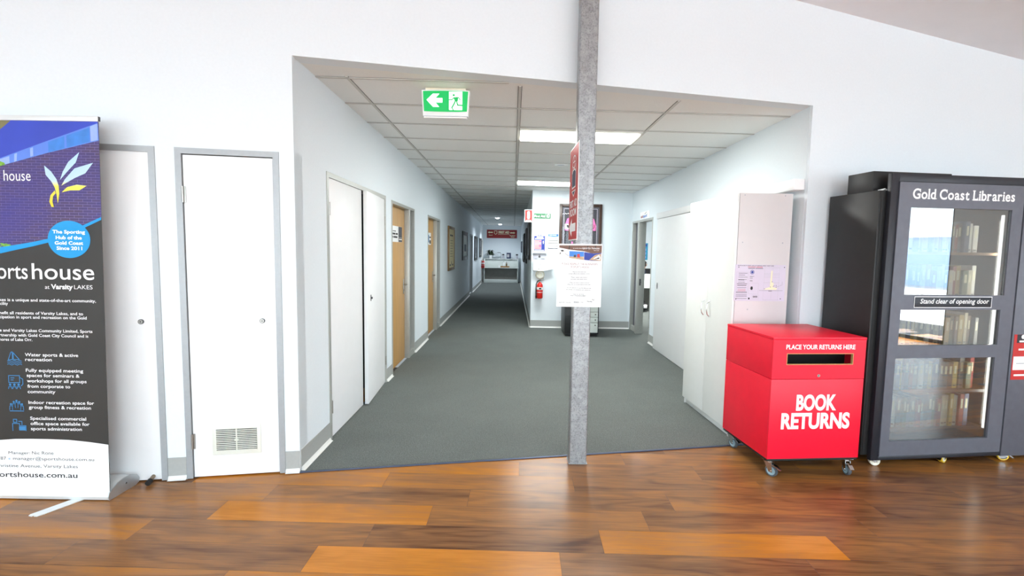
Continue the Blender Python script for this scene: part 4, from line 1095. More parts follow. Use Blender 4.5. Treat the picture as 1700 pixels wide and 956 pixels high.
# serif heading: built-in letters with slab serifs added
b = B(); yl = yy0 - .0008
def heading(s, x0, x1, z, h):
    adv = []; x = 0.0
    for ch in s:
        if ch == ' ': adv.append(None); x += .26; continue
        v, f = glyphs(ch, .022); a = min(p[0] for p in v); c = max(p[0] for p in v); adv.append((x, c - a)); x += (c - a) + .075
    k = (x1 - x0) / (x - .075); kz = h / .682; sw = .125 * k; st = .045 * kz
    for ch, ad in zip(s, adv):
        if ad is None: continue
        xa, wd = x0 + ad[0] * k, ad[1] * k
        b.text(ch, xa, z, h, 'print_white', yl, w=wd, bold=.022)
        ext = .07 * k; foot = []; headz = []
        if ch in 'l': foot = [xa, xa + wd]; headz = [(xa, z + .682 * kz)]
        elif ch == 'i': foot = [xa, xa + wd]; headz = [(xa, z + .452 * kz)]
        elif ch == 'r': foot = [xa, xa + sw]; headz = [(xa, z + .452 * kz)]
        elif ch == 'b': headz = [(xa, z + .682 * kz)]
        elif ch == 'd': foot = [xa + wd - sw * .3, xa + wd + ext * .4]; headz = [(xa + wd - sw, z + .682 * kz)]
        elif ch == 'a': foot = [xa + wd - sw * .4, xa + wd]
        elif ch == 'L': foot = [xa, xa + sw]; b.rect(xa - ext, xa + sw + ext, z + h - st, z + h, yl - .0003, 'print_white'); b.rect(xa + wd - sw * .45, xa + wd, z, z + h * .28, yl - .0003, 'print_white')
        elif ch in 'CG': b.rect(xa + wd - sw * .5, xa + wd, z + h * .66, z + h * 1.0, yl - .0003, 'print_white')
        elif ch == 't': foot = []
        if foot: b.rect(foot[0] - ext, foot[1] + ext, z, z + st, yl - .0003, 'print_white')
        for hx, hz_ in headz: b.poly([(hx - ext, hz_ - st * 1.3), (hx + sw * .5, hz_ - st * .6), (hx + sw * .5, hz_), (hx - ext * .2, hz_ - st * .4)], yl - .0003, 'print_white')
heading('Gold Coast Libraries', .160, .967, 1.912, .066)
build('lettering', b, dr)
b = B(); b.box(.236, .858, yy0 - .002, yy0 - .0002, 1.157, 1.236, 'charcoal_dark', .0005)
for (a, c, d, e) in ((.236, .858, 1.157, 1.161), (.236, .858, 1.232, 1.236), (.236, .240, 1.161, 1.232), (.854, .858, 1.161, 1.232)): b.rect(a, c, d, e, yy0 - .0026, 'print_white')
b.text('Stand clear of opening door', .283, 1.187, .033, 'print_white', yy0 - .0028, w=.548, bold=.012, shear=.18); build('warning_plate', b, dr)
b = B(); y = -.0055
b.box(1.078, 1.40, -.006, -.0042, .628, .962, 'sign_red'); b.rect(1.085, 1.40, .70, .80, -.0068, 'print_white'); b.rect(1.10, 1.40, .90, .962, -.0068, 'charcoal_dark'); b.disc(1.150, .945, .016, -.0074, 'print_white'); b.rect(1.12, 1.40, .905, .918, -.0074, 'print_white'); b.rect(1.12, 1.38, .845, .858, -.0068, 'print_white'); b.rect(1.10, 1.24, .655, .668, -.0068, 'print_white'); b.rect(1.11, 1.38, .745, .752, -.0074, 'print_lightgrey')
build('instruction_panel', b, t)
# inner shelves, light strip
SH = [.25, .535, .86, 1.215, 1.545]
for z in SH:
    b = B(); b.box(.02, .998, .07, BY1 - .014, z - .014, z, 'black_laminate'); b.box(.02, .998, .066, .070, z - .016, z + .004, 'tray_wood' if z > 1.5 else 'charcoal_dark'); build('shelf', b, t)
b = B(); b.box(.955, .968, .045, .058, .25, 1.82, 'led_strip'); build('light_strip', b, t)
for x in (.055, .655, 1.12): caster(t, x, .055, {.055: 165, .655: 20, 1.12: 150}[x], .086, .036, 'wheel_cream' if x < .6 else 'wheel_yellow', 'wheel_cream' if x < 1 else 'chrome', brake=x > .6, wt=.03)
b = B(); b.tube([(.03, .09, 1.970), (.0, .07, 1.974), (-.02, .085, 1.971), (.01, .06, 1.980), (.05, .08, 1.972)], .004, 'plastic_white'); b.box(-.03, .06, .05, .085, 1.9665, 1.969, 'paper_white')
o = solo('cable', b, 'loose white cable lying on top of the black cabinet', 'cable', DL, DA)
t = thing('equipment_box', 'black equipment box on top of the tall black cabinet', 'box', Md @ Vector((-.048, .10, 1.9665)), DA)
b = B(); b.box(0, .62, 0, .22, .0, .14, 'black_laminate', .003); build('body', b, t)
b = B(); b.box(.0, .62, -.0012, 0, .008, .022, 'black_plastic'); b.box(.12, .2, -.003, 0, .045, .06, 'charcoal_dark'); build('front_trim', b, t)

# books on the shelves behind the glass
ORD = ('first', 'second', 'third', 'fourth', 'fifth', 'sixth', 'seventh', 'eighth', 'ninth', 'tenth', 'eleventh', 'twelfth', 'thirteenth', 'fourteenth', 'fifteenth', 'sixteenth', 'seventeenth', 'eighteenth', 'nineteenth', 'twentieth')
BC = {'cream': (206, 196, 170), 'red': (150, 46, 44), 'grey': (120, 120, 120), 'brown': (112, 84, 62), 'green': (84, 104, 74), 'white': (220, 218, 212), 'blue': (66, 84, 124), 'yellow': (196, 170, 92)}
for k, c in BC.items(): mat('book_' + k, c, .5, var=.06, scale=40)
PROTO = {}
def book(col):
    if col not in PROTO:
        t = thing('book', '', 'book')
        b = B(); d, h, w_ = .19, .24, .030
        b.box(0, .003, 0, d, 0, h, 'book_' + col, .001); b.box(w_ - .003, w_, 0, d, 0, h, 'book_' + col, .001); b.box(.003, w_ - .003, 0, .004, 0, h, 'book_' + col)
        b.rect(.008, w_ - .008, h * .55, h * .85, -.0006, 'print_cream'); b.rect(.006, w_ - .006, .02, .03, -.0006, 'print_grey'); build('cover', b, t)
        b = B(); b.box(.004, w_ - .004, .005, d - .006, .004, h - .005, 'cert_paper'); build('pages', b, t)
        PROTO[col] = t; return t
    return copy_tree(PROTO[col])
for si, (z, nm) in enumerate(zip(SH, ('bottom', 'second lowest', 'middle', 'fourth', 'top'))):
    x = .10; i = 0
    while x < .90 and i < 20:
        col = random.choice(list(BC)); o = book(col)
        s = random.uniform(.8, 1.5); o.scale = (s, random.uniform(.85, 1.1), random.uniform(.82, 1.04))
        p = Md @ Vector((x, random.uniform(.10, .125), z + .0006)); o.location = p; o.rotation_euler = (0, 0, R(DA))
        tag(o, '%s upright book, %s from the left on the %s shelf behind the glass' % (col, ORD[i], nm), 'book', 'books on the %s shelf of the black cabinet' % nm)
        x += .030 * s + random.choice((.001, .002, .012)); i += 1

# ------------------------------------------------------------------ pull up banner
t = thing('banner_stand', 'tall pull up banner in an aluminium base beside the left cupboard door', 'banner', (-2.371, 2.74, 0), 0)
tilt = math.atan2(.053, 2.15)
Mb = Matrix.Translation((0, 0, .05)) @ Matrix.Rotation(-tilt, 4, 'X')
b = B(); b.extr([(-.012, .006), (.19, .0015), (.212, .012), (.214, .034), (.196, .062), (.15, .083), (.10, .086), (.055, .078), (.02, .060), (-.010, .046), (-.018, .026)], -.862, .000, 'alu_white', True)
base = build('base', b, t)
b = B(); b.extr([(-.012, .003), (.19, .0005), (.214, .010), (.217, .034), (.199, .064), (.15, .086), (.10, .089), (.055, .081), (.02, .063), (-.012, .048), (-.020, .026)], .000, .006, 'alu', False); b.cyl((.006, .11, .05), (.008, .11, .05), .006, 'chrome', n=10); build('end_cap', b, base)
for xo, a in ((-.20, 0), (-.72, 0)):
    b = B(); c = [(0, 0), (.055, -.00), (.055 - .012, -.02)]
    pts = [(.00, .03), (.062, .03), (-.035, -.165), (-.052, -.188), (-.070, -.188), (-.074, -.178), (-.082, -.190), (-.100, -.186), (-.104, -.174)]
    b.prism([(xo + x, y) for x, y in pts], 0.0006, .0055, 'alu_white'); build('foot', b, base)
b = B(); b.tube([(-.43, .16, .085), (-.43, .20, .9), (-.43, .075, 2.19)], .007, 'alu'); build('support_pole', b, t)
Bn = B(); Bn.box(-.85, 0, 0, .0012, .0, 2.172, 'banner_charcoal')
pan = build('banner_sheet', Bn, t); pan.matrix_local = Mb
b = B(); b.box(-.853, .003, -.008, .010, 2.158, 2.188, 'alu_white', .004); b.box(.003, .005, -.007, .009, 2.160, 2.186, 'steel_dark', .001); o = build('top_rail', b, t); o.matrix_local = Mb
b = B(); y = -.0008
UP = [(-.85, 1.36), (-.72, 1.392), (-.592, 1.421), (-.499, 1.441), (-.40, 1.460), (-.311, 1.481), (-.2, 1.515), (-.10, 1.563), (0, 1.612)]
b.poly(UP + [(0, 2.158), (-.85, 2.158)], y, 'banner_brick')
y -= .0003
b.poly([(-.85, 2.158), (-.004, 2.158), (-.004, 2.151), (-.30, 2.045), (-.57, 1.945), (-.85, 1.845)], y, 'banner_sky')
b.poly([(-.85, 2.158), (-.56, 2.158), (-.50, 2.157), (-.545, 2.12), (-.60, 2.08), (-.85, 1.98)], y - .0003, 'banner_olive')
b.poly([(-.004, 2.151), (-.30, 2.045), (-.57, 1.945), (-.85, 1.845), (-.85, 1.80), (-.57, 1.902), (-.30, 1.978), (0, 2.053)], y, 'banner_windowblue')
y -= .0003
b.poly([(-.048, 2.131), (-.006, 2.148), (-.006, 2.056), (-.046, 2.047)], y, 'banner_windowpale'); b.poly([(-.185, 2.078), (-.052, 2.124), (-.052, 2.046), (-.185, 2.010)], y, 'print_sky'); b.poly([(-.290, 2.040), (-.197, 2.074), (-.197, 2.008), (-.290, 1.982)], y, 'print_sky')
b.poly([(-.395, 2.003), (-.378, 2.010), (-.378, 1.962), (-.395, 1.956)], y, 'banner_windowpale'); b.poly([(-.486, 1.970), (-.470, 1.976), (-.474, 1.930), (-.489, 1.925)], y, 'banner_windowpale'); b.poly([(-.57, 1.94), (-.515, 1.958), (-.515, 1.918), (-.57, 1.903)], y, 'banner_windowpale')
b.poly([(-.574, 1.93), (-.545, 1.92), (-.54, 1.908), (-.575, 1.90)], y - .0003, 'leaf_print')
b.text('sports house', -.398, 1.820, .060, 'print_white', y, w=.345, al='r', slope=.01)
for i in range(60):
    cx = -.66 + random.random() ** .7 * .14; cz = 1.405 + .2 * (cx + .66) + random.random() * .075 * (1 - (cx + .66) / .17)
    a = random.random() * 6.28; r_ = random.uniform(.006, .014)
    b.poly([(cx + r_ * math.cos(a + k * 1.57) * (1 if k % 2 else .5), cz + r_ * math.sin(a + k * 1.57) * (1 if k % 2 else .5)) for k in range(4)], y - .0002 - i * 2e-6, 'leaf_print')
o = build('photo_print', b, pan)
b = B(); y = -.0022
st = [(-.85, 1.355, 1.318), (-.72, 1.405, 1.366), (-.592, 1.438, 1.402), (-.499, 1.453, 1.424), (-.40, 1.471, 1.446), (-.311, 1.491, 1.469), (-.2, 1.526, 1.507), (-.10, 1.574, 1.556), (0, 1.620, 1.604)]
b.poly([(x, a) for x, a, c in st] + [(x, c) for x, a, c in st[::-1]], y, 'banner_cyan'); b.disc(-.189, 1.489, .123, y - .0003, 'banner_cyan', rz=.107, n=48)
build('blue_band', b, pan)
b = B(); y = -.0024
for pet in ([(-0.317, 1.908), (-0.278, 1.874), (-0.249, 1.831), (-0.238, 1.795), (-0.236, 1.747), (-0.246, 1.693), (-0.252, 1.746), (-0.26, 1.783), (-0.28, 1.819), (-0.31, 1.855)],
            [(-0.113, 1.986), (-0.135, 1.927), (-0.18, 1.881), (-0.229, 1.827), (-0.211, 1.875), (-0.178, 1.93)],
            [(-0.036, 1.927), (-0.082, 1.867), (-0.144, 1.839), (-0.222, 1.795), (-0.2, 1.832), (-0.143, 1.894)],
            [(-0.077, 1.796), (-0.119, 1.77), (-0.172, 1.769), (-0.221, 1.757), (-0.189, 1.787), (-0.133, 1.802)],
            [(-0.261, 1.767), (-0.286, 1.74), (-0.294, 1.703), (-0.283, 1.674), (-0.269, 1.672), (-0.276, 1.703), (-0.271, 1.734), (-0.255, 1.752)]):
    b.poly(pet, y, 'logo_gradient'); y -= .0002
build('petal_logo', b, pan)
b = B(); y = -.0030
def BT(s, x1, z, h, vis=None, wv=None, m='print_white', bold=.014):
    """right aligned line; vis = the part seen in the photograph, wv = its width"""
    w_ = None
    if wv:
        g1 = glyphs(s, bold)[0]; g2 = glyphs(vis or s, bold)[0]
        f = lambda g: max(p[0] for p in g) - min(p[0] for p in g)
        w_ = wv * f(g1) / f(g2)
    b.text(s, x1, z, h, m, y, w=w_, al='r', bold=bold)
for s, x0, x1, z in (('The Sporting', -.283, -.095, 1.523), ('Hub of the', -.265, -.115, 1.490), ('Gold Coast', -.272, -.108, 1.459), ('Since 2011', -.262, -.114, 1.429)): BT(s, x1, z, .0185, None, x1 - x0, bold=.03)
BT('house', -.050, 1.258, .090, None, .361, bold=.006); BT('sports', -.435, 1.258, .090, 'orts', .178, bold=.006)
BT('LAKES', -.062, 1.203, .023, None, .107, bold=.0); BT('Varsity', -.176, 1.202, .026, None, .127, bold=.035); BT('at', -.312, 1.202, .022, None, .026, bold=.0)
V = 'kes is a unique and state-of-the-art community,'
BT('Varsity La' + V, -.045, 1.127, .0165, V, .561); BT('facility', -.557, 1.105, .0165)
BT('benefit all residents of Varsity Lakes, and to', -.122, 1.051, .0165, 'nefit all residents of Varsity Lakes, and to', .487); BT('participation in sport and recreation on the Gold', -.102, 1.027, .0165, 'cipation in sport and recreation on the Gold', .508)
BT('House and Varsity Lakes Community Limited, Sports', -.071, .949, .0165, 'e and Varsity Lakes Community Limited, Sports', .542); BT('partnership with Gold Coast City Council and is', -.096, .921, .0165, 'rtnership with Gold Coast City Council and is', .519); BT('shores of Lake Orr.', -.424, .895, .0165, 'hores of Lake Orr.', .192)
for s, x0, x1, z in (('Water sports & active', -.471, -.159, .806), ('recreation', -.470, -.314, .778), ('Fully equipped meeting', -.469, -.133, .714), ('spaces for seminars &', -.465, -.155, .684), ('workshops for all groups', -.465, -.115, .652), ('from corporate to', -.463, -.212, .620), ('community', -.463, -.300, .588), ('Indoor recreation space for', -.461, -.075, .524), ('group fitness & recreation', -.460, -.094, .495), ('Specialised commercial', -.455, -.125, .429), ('office space available for', -.454, -.106, .398), ('sports administration', -.453, -.152, .367)):
    BT(s, x1, z, .0185, None, x1 - x0)
build('lettering', b, pan)
b = B(); y = -.0024
arc = [(-.85, .262), (-.75, .288), (-.642, .304), (-.55, .312), (-.462, .314), (-.35, .314), (-.23, .311), (-.11, .300), (0, .286)]
b.poly([(-.85, .0), (0, .0)] + arc[::-1], y, 'print_white'); y = -.0030
m = 'print_black'
b.text('Manager:', -.591, .221, .0165, m, y, w=.128); b.text('Nic Rone', -.452, .221, .0185, m, y, w=.127)
b.text('787', -.655, .186, .0185, m, y, w=.048); b.text('e', -.592, .186, .0165, 'banner_cyan', y); b.text('manager@sportshouse.com.au', -.566, .186, .0185, m, y, w=.480)
BT('Christine Avenue, Varsity Lakes', -.184, .142, .0185, 'hristine Avenue, Varsity Lakes', .465, m=m, bold=0); BT('sportshouse.com.au', -.188, .083, .030, 'ortshouse.com.au', .463, m=m, bold=.012)
build('contact_strip', b, pan)
b = B(); y = -.0024; ic = 'banner_icon'; lw = .0042
b.line([(-.570, .782), (-.553, .828), (-.545, .830), (-.545, .785), (-.570, .782)], lw, y, ic); b.line([(-.540, .826), (-.505, .785), (-.540, .785), (-.540, .826)], lw, y, ic)
for z in (.776, .766, .756):
    b.line([(-.575 + i * .0083, z + .004 * math.sin(i * 1.6)) for i in range(11)], lw * .8, y, ic)
build('icon', b, pan); b = B()
b.line([(-.572, .690), (-.508, .690), (-.508, .648), (-.572, .648), (-.572, .690)], lw, y, ic); b.line([(-.560, .676), (-.540, .676)], lw, y, ic); b.line([(-.560, .664), (-.545, .664)], lw, y, ic); b.line([(-.508, .680), (-.49, .670), (-.49, .64), (-.50, .63)], lw, y, ic)
for x in (-.565, -.54, -.515): b.disc(x, .636, .007, y, ic); b.line([(x - .01, .612), (x - .008, .624), (x + .008, .624), (x + .01, .612)], lw, y, ic)
build('icon', b, pan); b = B()
for x, z in ((-.565, .52), (-.548, .533), (-.532, .54), (-.516, .533), (-.5, .52)): b.disc(x, z, .0062, y, ic); b.line([(x - .009, z - .034), (x - .007, z - .010), (x + .007, z - .010), (x + .009, z - .034)], lw * .8, y, ic)
b.line([(-.572, .48), (-.492, .48)], lw, y, ic)
build('icon', b, pan); b = B()
b.line([(-.56, .362), (-.56, .405), (-.52, .405), (-.52, .392), (-.482, .392), (-.482, .362)], lw, y, ic); b.line([(-.555, .43), (-.535, .43), (-.535, .412), (-.555, .412), (-.555, .43)], lw, y, ic); b.rect(-.523, -.485, .364, .388, y, ic); b.line([(-.525, .418), (-.505, .418), (-.505, .398)], lw, y, ic)
build('icon', b, pan)

b = B(); b.cyl((-.0, .055, .036), (0, -.012, .020), .013, 'stopper_tan', n=14); b.cyl((0, -.012, .020), (0, -.045, .0165), .016, 'rubber_black', n=14)
t = thing('door_stopper', 'short tan door stop with black rubber end at the left cupboard door', 'doorstop', (-2.285, 2.945, 0), FA)
b = B(); b.cyl((0, .068, .040), (0, -.005, .022), .012, 'stopper_tan', n=14); build('stem', b, t)
b = B(); b.cyl((0, -.005, .022), (0, -.035, .0165), .016, 'rubber_black', n=14); build('rubber_end', b, t)

# ------------------------------------------------------------------ office seen through the doorway
t = thing('door_sign', 'small white sign with red and blue lettering above the office doorway', 'sign', (XR - .0008, 8.74, 2.092), -90)
b = B(); b.box(0, .58, -.004, 0, 0, .125, 'print_white', .001); build('plate', b, t)
b = B(); y = -.0054; b.text('uni', .05, .022, .048, 'sign_maroon', y, w=.15, bold=.03); b.text('sport', .21, .022, .048, 'print_sky', y, w=.24, bold=.03)
b.poly([(.28, .080), (.33, .088), (.42, .118), (.40, .100), (.36, .088), (.32, .076)], y, 'print_black'); b.poly([(.40, .05), (.46, .09), (.44, .06)], y, 'mount_grey'); build('lettering', b, t)

t = thing('office_desk', 'white fronted desk seen through the office doorway', 'desk', (2.95, 12.0, .0055))
b = B(); b.box(0, 1.9, 0, .025, .60, .955, 'white_laminate', .002); build('screen', b, t)
b = B(); b.box(0, 1.9, .026, .80, .70, .73, 'white_laminate', .002); build('desktop', b, t)
b = B(); b.box(.05, 1.85, .40, .42, .06, .69, 'counter_grey'); build('modesty_panel', b, t)
for x in (.03, 1.83):
    b = B(); b.box(x, x + .04, .06, .75, 0, .04, 'steel_satin', .002); b.box(x, x + .04, .36, .40, .04, .698, 'steel_satin', .002); build('leg', b, t)

def chair(label, x, y, rz):
    t = thing('office_chair', label, 'chair', (x, y, .0055), rz)
    b = B(); b.box(-.24, .24, -.23, .23, .44, .50, 'trouser_black', .02); build('seat', b, t)
    b = B(); b.box(-.22, .22, .21, .26, .56, 1.03, 'trouser_black', .022); b.box(-.03, .03, .2, .25, .45, .6, 'black_plastic'); build('backrest', b, t)
    b = B(); b.cyl((0, 0, .09), (0, 0, .44), .025, 'steel_dark'); build('gas_column', b, t)
    b = B()
    for k in range(5):
        a = k * 2 * math.pi / 5; b.tube([(0, 0, .10), (.28 * math.cos(a), .28 * math.sin(a), .065)], .018, 'black_plastic'); b.cyl((.28 * math.cos(a) - .01, .28 * math.sin(a), .027), (.28 * math.cos(a) + .01, .28 * math.sin(a), .027), .026, 'black_plastic', n=12)
    build('star_base', b, t)
chair('black office chair the desk worker sits on', 3.60, 13.25, 90)
chair('empty black office chair right of the desk worker', 4.02, 14.05, 175)

# seated person at the desk, facing left
def person():
    t = thing('person', 'person in a dark navy top sitting behind the office desk', 'person', (3.57, 13.25, .0055), 90)
    # local: faces -y
    V = [(0, .02, .56), (0, .04, .72), (0, .03, .88), (0, .01, .985), (0, -.01, 1.04), (0, -.025, 1.10), (0, -.03, 1.165), (0, -.02, 1.215),
         (-.09, 0, .54), (-.10, -.40, .53), (-.10, -.38, .10), (-.10, -.50, .04), (.09, 0, .54), (.10, -.40, .53), (.10, -.38, .10), (.10, -.50, .04),
         (-.17, .02, .955), (-.21, -.04, .72), (-.15, -.28, .75), (-.12, -.34, .755), (.17, .02, .955), (.21, -.04, .72), (.15, -.28, .75), (.12, -.34, .755)]
    E_ = [(0, 1), (1, 2), (2, 3), (3, 4), (4, 5), (5, 6), (6, 7), (0, 8), (8, 9), (9, 10), (10, 11), (0, 12), (12, 13), (13, 14), (14, 15), (3, 16), (16, 17), (17, 18), (18, 19), (3, 20), (20, 21), (21, 22), (22, 23)]
    RR = [.13, .125, .13, .085, .048, .062, .078, .06, .085, .065, .042, .035, .085, .065, .042, .035, .058, .045, .032, .026, .058, .045, .032, .026]
    # five fingers on each hand
    for s, wi in ((-1, 19), (1, 23)):
        bx = V[wi][0]
        for k, (dx, L) in enumerate(((-.026, .062), (-.009, .070), (.009, .066), (.026, .052))):
            i = len(V); V += [(bx + dx * .9, -.385, .758), (bx + dx, -.385 - L * .6, .752), (bx + dx, -.385 - L, .742)]; RR += [.0105, .0085, .007]; E_ += [(wi, i), (i, i + 1), (i + 1, i + 2)]
        i = len(V); V += [(bx - s * .034, -.355, .752), (bx - s * .045, -.395, .748)]; RR += [.010, .008]; E_ += [(wi, i), (i, i + 1)]
    me = bpy.data.meshes.new('body'); me.from_pydata(V, E_, []); o = bpy.data.objects.new('body', me); COL.objects.link(o)
    m = o.modifiers.new('s', 'SKIN'); m2 = o.modifiers.new('d', 'SUBSURF'); m2.levels = 2; m2.render_levels = 2
    for i, v in enumerate(me.skin_vertices[0].data): v.radius = (RR[i], RR[i]); v.use_root = (i == 0)
    dg = bpy.context.evaluated_depsgraph_get(); dg.update()
    me2 = bpy.data.meshes.new_from_object(o.evaluated_get(dg)); bpy.data.objects.remove(o)
    me2.materials.clear(); me2.materials.append(MATS['skin']); me2.polygons.foreach_set('use_smooth', [True] * len(me2.polygons))
    body = bpy.data.objects.new('body', me2); COL.objects.link(body); body.parent = t
    hc = Vector((0, -.03, 1.155))
    # shirt and trousers: body surface offset outwards
    def cloth(name, sel, mt, d):
        bm = bmesh.new(); bm.from_mesh(me2); bm.normal_update()
        for v in bm.verts: v.co += v.normal * d
        bmesh.ops.delete(bm, geom=[f for f in bm.faces if not sel(f.calc_center_median())], context='FACES')
        mm = bpy.data.meshes.new(name); bm.to_mesh(mm); bm.free(); mm.materials.append(MATS[mt]); mm.polygons.foreach_set('use_smooth', [True] * len(mm.polygons))
        oo = bpy.data.objects.new(name, mm); COL.objects.link(oo); oo.parent = t
    cloth('shirt', lambda c: .58 < c.z < 1.02 and c.y > -.33, 'shirt_navy', .007)
    cloth('trousers', lambda c: .10 < c.z <= .60, 'trouser_black', .008)
    cloth('shoes', lambda c: c.z <= .10, 'black_plastic', .008)
    b = B(); bm = bmesh.new(); bmesh.ops.create_icosphere(bm, subdivisions=3, radius=.098)
    for v in bm.verts:
        n = v.co.normalized(); v.co *= 1 + .05 * math.sin(n.x * 19) * math.sin(n.z * 17 + n.y * 8)
        v.co += hc + Vector((0, .018, .018))
    bmesh.ops.delete(bm, geom=[f for f in bm.faces if (lambda c: c.y < -.045 and c.z < .055)(f.calc_center_median() - hc) or (f.calc_center_median() - hc).z < -.07], context='FACES')
    b.bm(bm, 'hair', True); build('hair', b, t)
    b = B()
    for s in (-1, 1):
        b.lathe([(.0, -.004), (.010, 0), (.0, .004)], hc + Vector((s * .03, -.076, .012)), 'print_white', axis=(0, -1, 0), n=10)
        b.lathe([(.0, -.003), (.005, .002), (.0, .004)], hc + Vector((s * .03, -.080, .012)), 'print_black', axis=(0, -1, 0), n=8)
        b.box(s * .03 - .014, s * .03 + .014, -.118, -.104, 1.185, 1.19, 'hair') 
    build('eyes', b, t)
    b = B(); b.lathe([(.009, 0), (.013, .02), (.010, .036), (.0, .04)], hc + Vector((0, -.066, .014)), 'skin', axis=(0, -.45, -1), n=10)
    for s in (-1, 1): b.lathe([(.0, -.006), (.018, 0), (.02, .006), (.0, .008)], hc + Vector((s * .078, -.0, .0)), 'skin', axis=(s, 0, 0), n=12)
    b.box(-.02, .02, -.108, -.098, 1.108, 1.114, 'sign_maroon', .002); build('face_features', b, t)
person()

t = thing('bag', 'black bag slumped on the floor under the office desk', 'bag', (3.22, 12.08, .0055))
bm = bmesh.new(); bmesh.ops.create_icosphere(bm, subdivisions=3, radius=1)
for v in bm.verts:
    n = v.co.copy(); k = 1 + .14 * math.sin(n.x * 6 + 1) * math.cos(n.y * 5) + .08 * math.sin(n.z * 11)
    v.co = Vector((n.x * .20 * k, n.y * .13 * k, max(0, n.z * .13 * k + .12)))
b = B(); b.bm(bm, 'trouser_black', True); build('body', b, t)
b = B(); b.tube([(-.12, 0, .22), (-.08, -.03, .30), (.06, -.03, .31), (.12, 0, .21)], .012, 'black_plastic'); build('strap', b, t)
b = B(); b.box(.06, .15, -.135, -.10, .10, .19, 'paper_white', .01); build('label_patch', b, t)
b = B(); b.box(0, .34, -.003, 0, 0, .50, 'cyan_poster')
b.rect(.03, .31, .40, .47, -.0042, 'print_blue')
for k in range(3):
    for j in range(2): b.rect(.04 + j * .14, .15 + j * .14, .05 + k * .11, .12 + k * .11, -.0042, 'banner_windowpale')
solo('poster', b, 'blue poster on the white wall of the office', 'poster', (3.70, 14.499, 1.27))
t = thing('ceiling_light', 'ceiling panel lighting the office beyond the doorway', 'light', (3.6, 11.2, 2.699))
b = B(); b.box(-.62, .62, -.32, .32, -.012, 0, 'skirting_foot', .002); build('frame', b, t)
b = B(); b.box(-.59, .59, -.29, .29, -.016, -.0125, 'tube_light'); build('diffuser', b, t)

# ------------------------------------------------------------------ outdoors, seen only as reflections in the cabinet glass
b = B(); b.box(-40, 60, -60, 30, -.16, -.10, 'outside_paving'); tag(build('ground', b), 'pale paving outside the hall windows', 'ground', kind='structure')
t = thing('pavilion', 'low blue walled pavilion with white fascia across the paving', 'building', (27, -8, -.10), 0)
b = B(); b.box(0, 5, -9, 9, 0, 2.6, 'outside_wall_blue'); build('wall', b, t)
b = B(); b.box(-.6, 5.6, -9.6, 9.6, 2.6, 3.0, 'outside_white', .02); build('roof', b, t)
def tree(x, y, h, lab):
    t = thing('tree', lab, 'tree', (x, y, -.10))
    b = B(); b.tube([(0, 0, 0), (.1, .05, h * .3), (0, .1, h * .6)], [.22, .17, .1], 'tree_bark'); build('trunk', b, t)
    b = B()
    for i in range(9):
        bm = bmesh.new(); bmesh.ops.create_icosphere(bm, subdivisions=2, radius=random.uniform(.18, .3) * h)
        c = Vector((random.uniform(-.3, .3) * h, random.uniform(-.3, .3) * h, h * random.uniform(.55, .9)))
        for v in bm.verts: v.co = v.co * random.uniform(.85, 1.12) + c
        b.bm(bm, 'tree_leaf', False)
    build('crown', b, t)
tree(36, -14, 9, 'brown green tree behind the blue pavilion roof'); tree(37, -4, 7.5, 'lower brown green tree behind the blue pavilion')
t = thing('lamp_post', 'slender white lamp post with dark cap outside the hall', 'lamp post', (18.5, -4.2, -.10))
b = B(); b.tube([(0, 0, 0), (0, 0, 4.2)], .05, 'outside_white'); build('pole', b, t)
b = B(); b.lathe([(.0, .35), (.32, .05), (.30, 0), (.05, .02)], (0, 0, 4.1), 'charcoal_dark'); build('cap', b, t)

# ------------------------------------------------------------------ light
wd = bpy.data.worlds.new('sky'); scene.world = wd; wd.use_nodes = True
nt = wd.node_tree; N = nt.nodes; L = nt.links
bg = N['Background']; tc = N.new('ShaderNodeTexCoord'); sx = N.new('ShaderNodeSeparateXYZ'); L.new(tc.outputs['Generated'], sx.inputs[0])
rp = N.new('ShaderNodeValToRGB'); e = rp.color_ramp.elements
e[0].position = 0.48; e[0].color = (.50, .55, .55, 1); e[1].position = 0.9; e[1].color = (.60, .78, 1.05, 1)
a = e.new(.53); a.color = (.80, .98, 1.06, 1)
mr = N.new('ShaderNodeMapRange'); mr.inputs[1].default_value = -1; L.new(sx.outputs[2], mr.inputs[0])
L.new(mr.outputs[0], rp.inputs[0]); L.new(rp.outputs[0], bg.inputs['Color']); bg.inputs['Strength'].default_value = 5.9

sun = bpy.data.lights.new('sun', 'SUN'); sun.energy = 18; sun.angle = R(.6); so = bpy.data.objects.new('sun', sun); COL.objects.link(so); so.rotation_euler = Vector((-.55, .10, -1)).to_track_quat('-Z', 'Y').to_euler()
def lamp(name, loc, rot, sx, sy, power, col, typ='AREA'):
    l = bpy.data.lights.new(name, typ); l.energy = power; l.color = col
    if typ == 'AREA': l.shape = 'RECTANGLE'; l.size = sx; l.size_y = sy
    if typ == 'SPOT': l.spot_size = R(150); l.spot_blend = .9; l.shadow_soft_size = .06
    o = bpy.data.objects.new(name, l); COL.objects.link(o); o.location = loc; o.rotation_euler = [R(x) for x in rot]
    return o
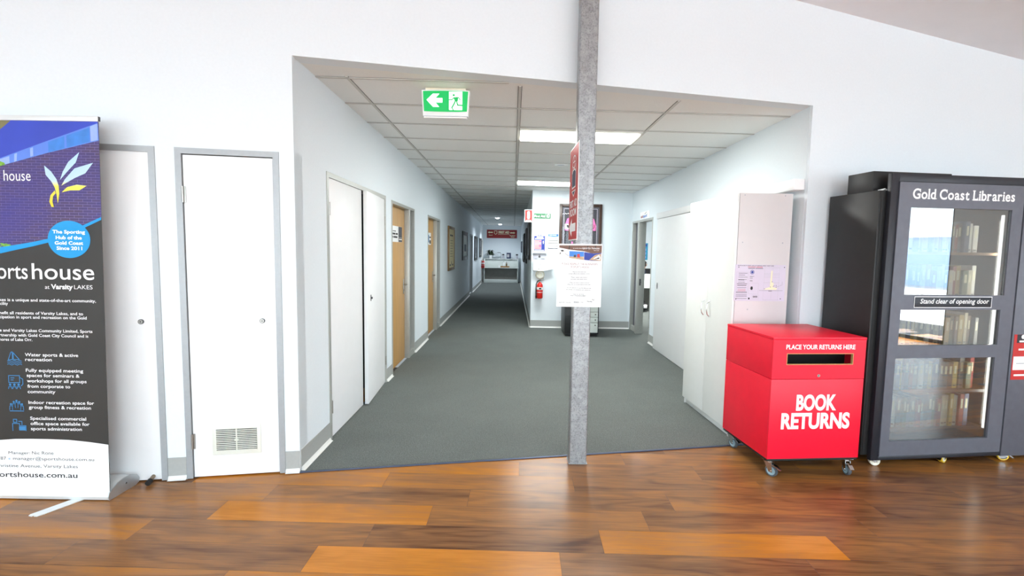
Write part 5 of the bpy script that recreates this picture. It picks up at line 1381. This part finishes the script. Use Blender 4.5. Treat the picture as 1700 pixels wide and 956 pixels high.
# the ceiling panels and corridor downlights throw their light down
lamp('panel_lamp', (.64, 5.01, zc(.64, 5.01) - .03), (0, 0, 0), 1.15, .36, 42, (.97, 1, .99))
lamp('panel_lamp', (.64, 8.36, zc(.64, 8.36) - .03), (0, 0, 0), 1.15, .36, 42, (.93, 1, 1))
lamp('office_lamp', (3.6, 11.2, 2.67), (0, 0, 0), 1.1, .5, 120, (1, .99, .97))
for y in (17.3, 20.8): lamp('downlight_lamp', (-.59, y, zc(-.59, y) - .05), (0, 0, 0), 0, 0, 115, (.86, .93, 1.0), 'SPOT')
l = lamp('cabinet_lamp', (0, 0, 0), (0, 0, 0), .03, 1.5, 3.2, (1, .97, .92))
zz = Vector((.86, -.5, 0)); yy = Vector((0, 0, 1)); xx = yy.cross(zz); m4 = Matrix((xx, yy, zz)).transposed().to_4x4(); m4.translation = (.950, .052, 1.03); l.matrix_world = Md @ m4
# luminaires of the hall, behind and above the viewer
for x, pw in ((-4.0, 45), (-.6, 95), (2.5, 75)):
    l = lamp('hall_lamp', (x, -1.0, 3.0), (0, 0, 0), 1.2, .3, pw, (.86, .98, 1.04))

# ------------------------------------------------------------------ camera
cam = bpy.data.cameras.new('camera'); co = bpy.data.objects.new('camera', cam); COL.objects.link(co)
p_, r_, y_ = .0799, .01544, -.00164
f = Vector((math.sin(y_) * math.cos(p_), math.cos(y_) * math.cos(p_), -math.sin(p_)))
r0 = Vector((math.cos(y_), -math.sin(y_), 0)); u0 = r0.cross(f)
rt = r0 * math.cos(r_) + u0 * math.sin(r_); up_ = -r0 * math.sin(r_) + u0 * math.cos(r_)
M = Matrix((rt, up_, -f)).transposed().to_4x4(); M.translation = (0, 0, 1.52)
co.matrix_world = M
cam.sensor_width = 36; cam.lens = 797.85 / 1700 * 36; cam.clip_start = .05; cam.clip_end = 200
scene.camera = co
scene.view_settings.view_transform = 'Standard'; scene.view_settings.look = 'None'
scene.view_settings.gamma = 1; scene.view_settings.use_curve_mapping = False
scene.view_settings.exposure = 0.30
scene.cycles.use_denoising = True; scene.cycles.denoiser = 'OPENIMAGEDENOISE'
scene.cycles.max_bounces = 10; scene.cycles.diffuse_bounces = 6; scene.cycles.glossy_bounces = 4; scene.cycles.transparent_max_bounces = 12
scene.cycles.sample_clamp_indirect = 8
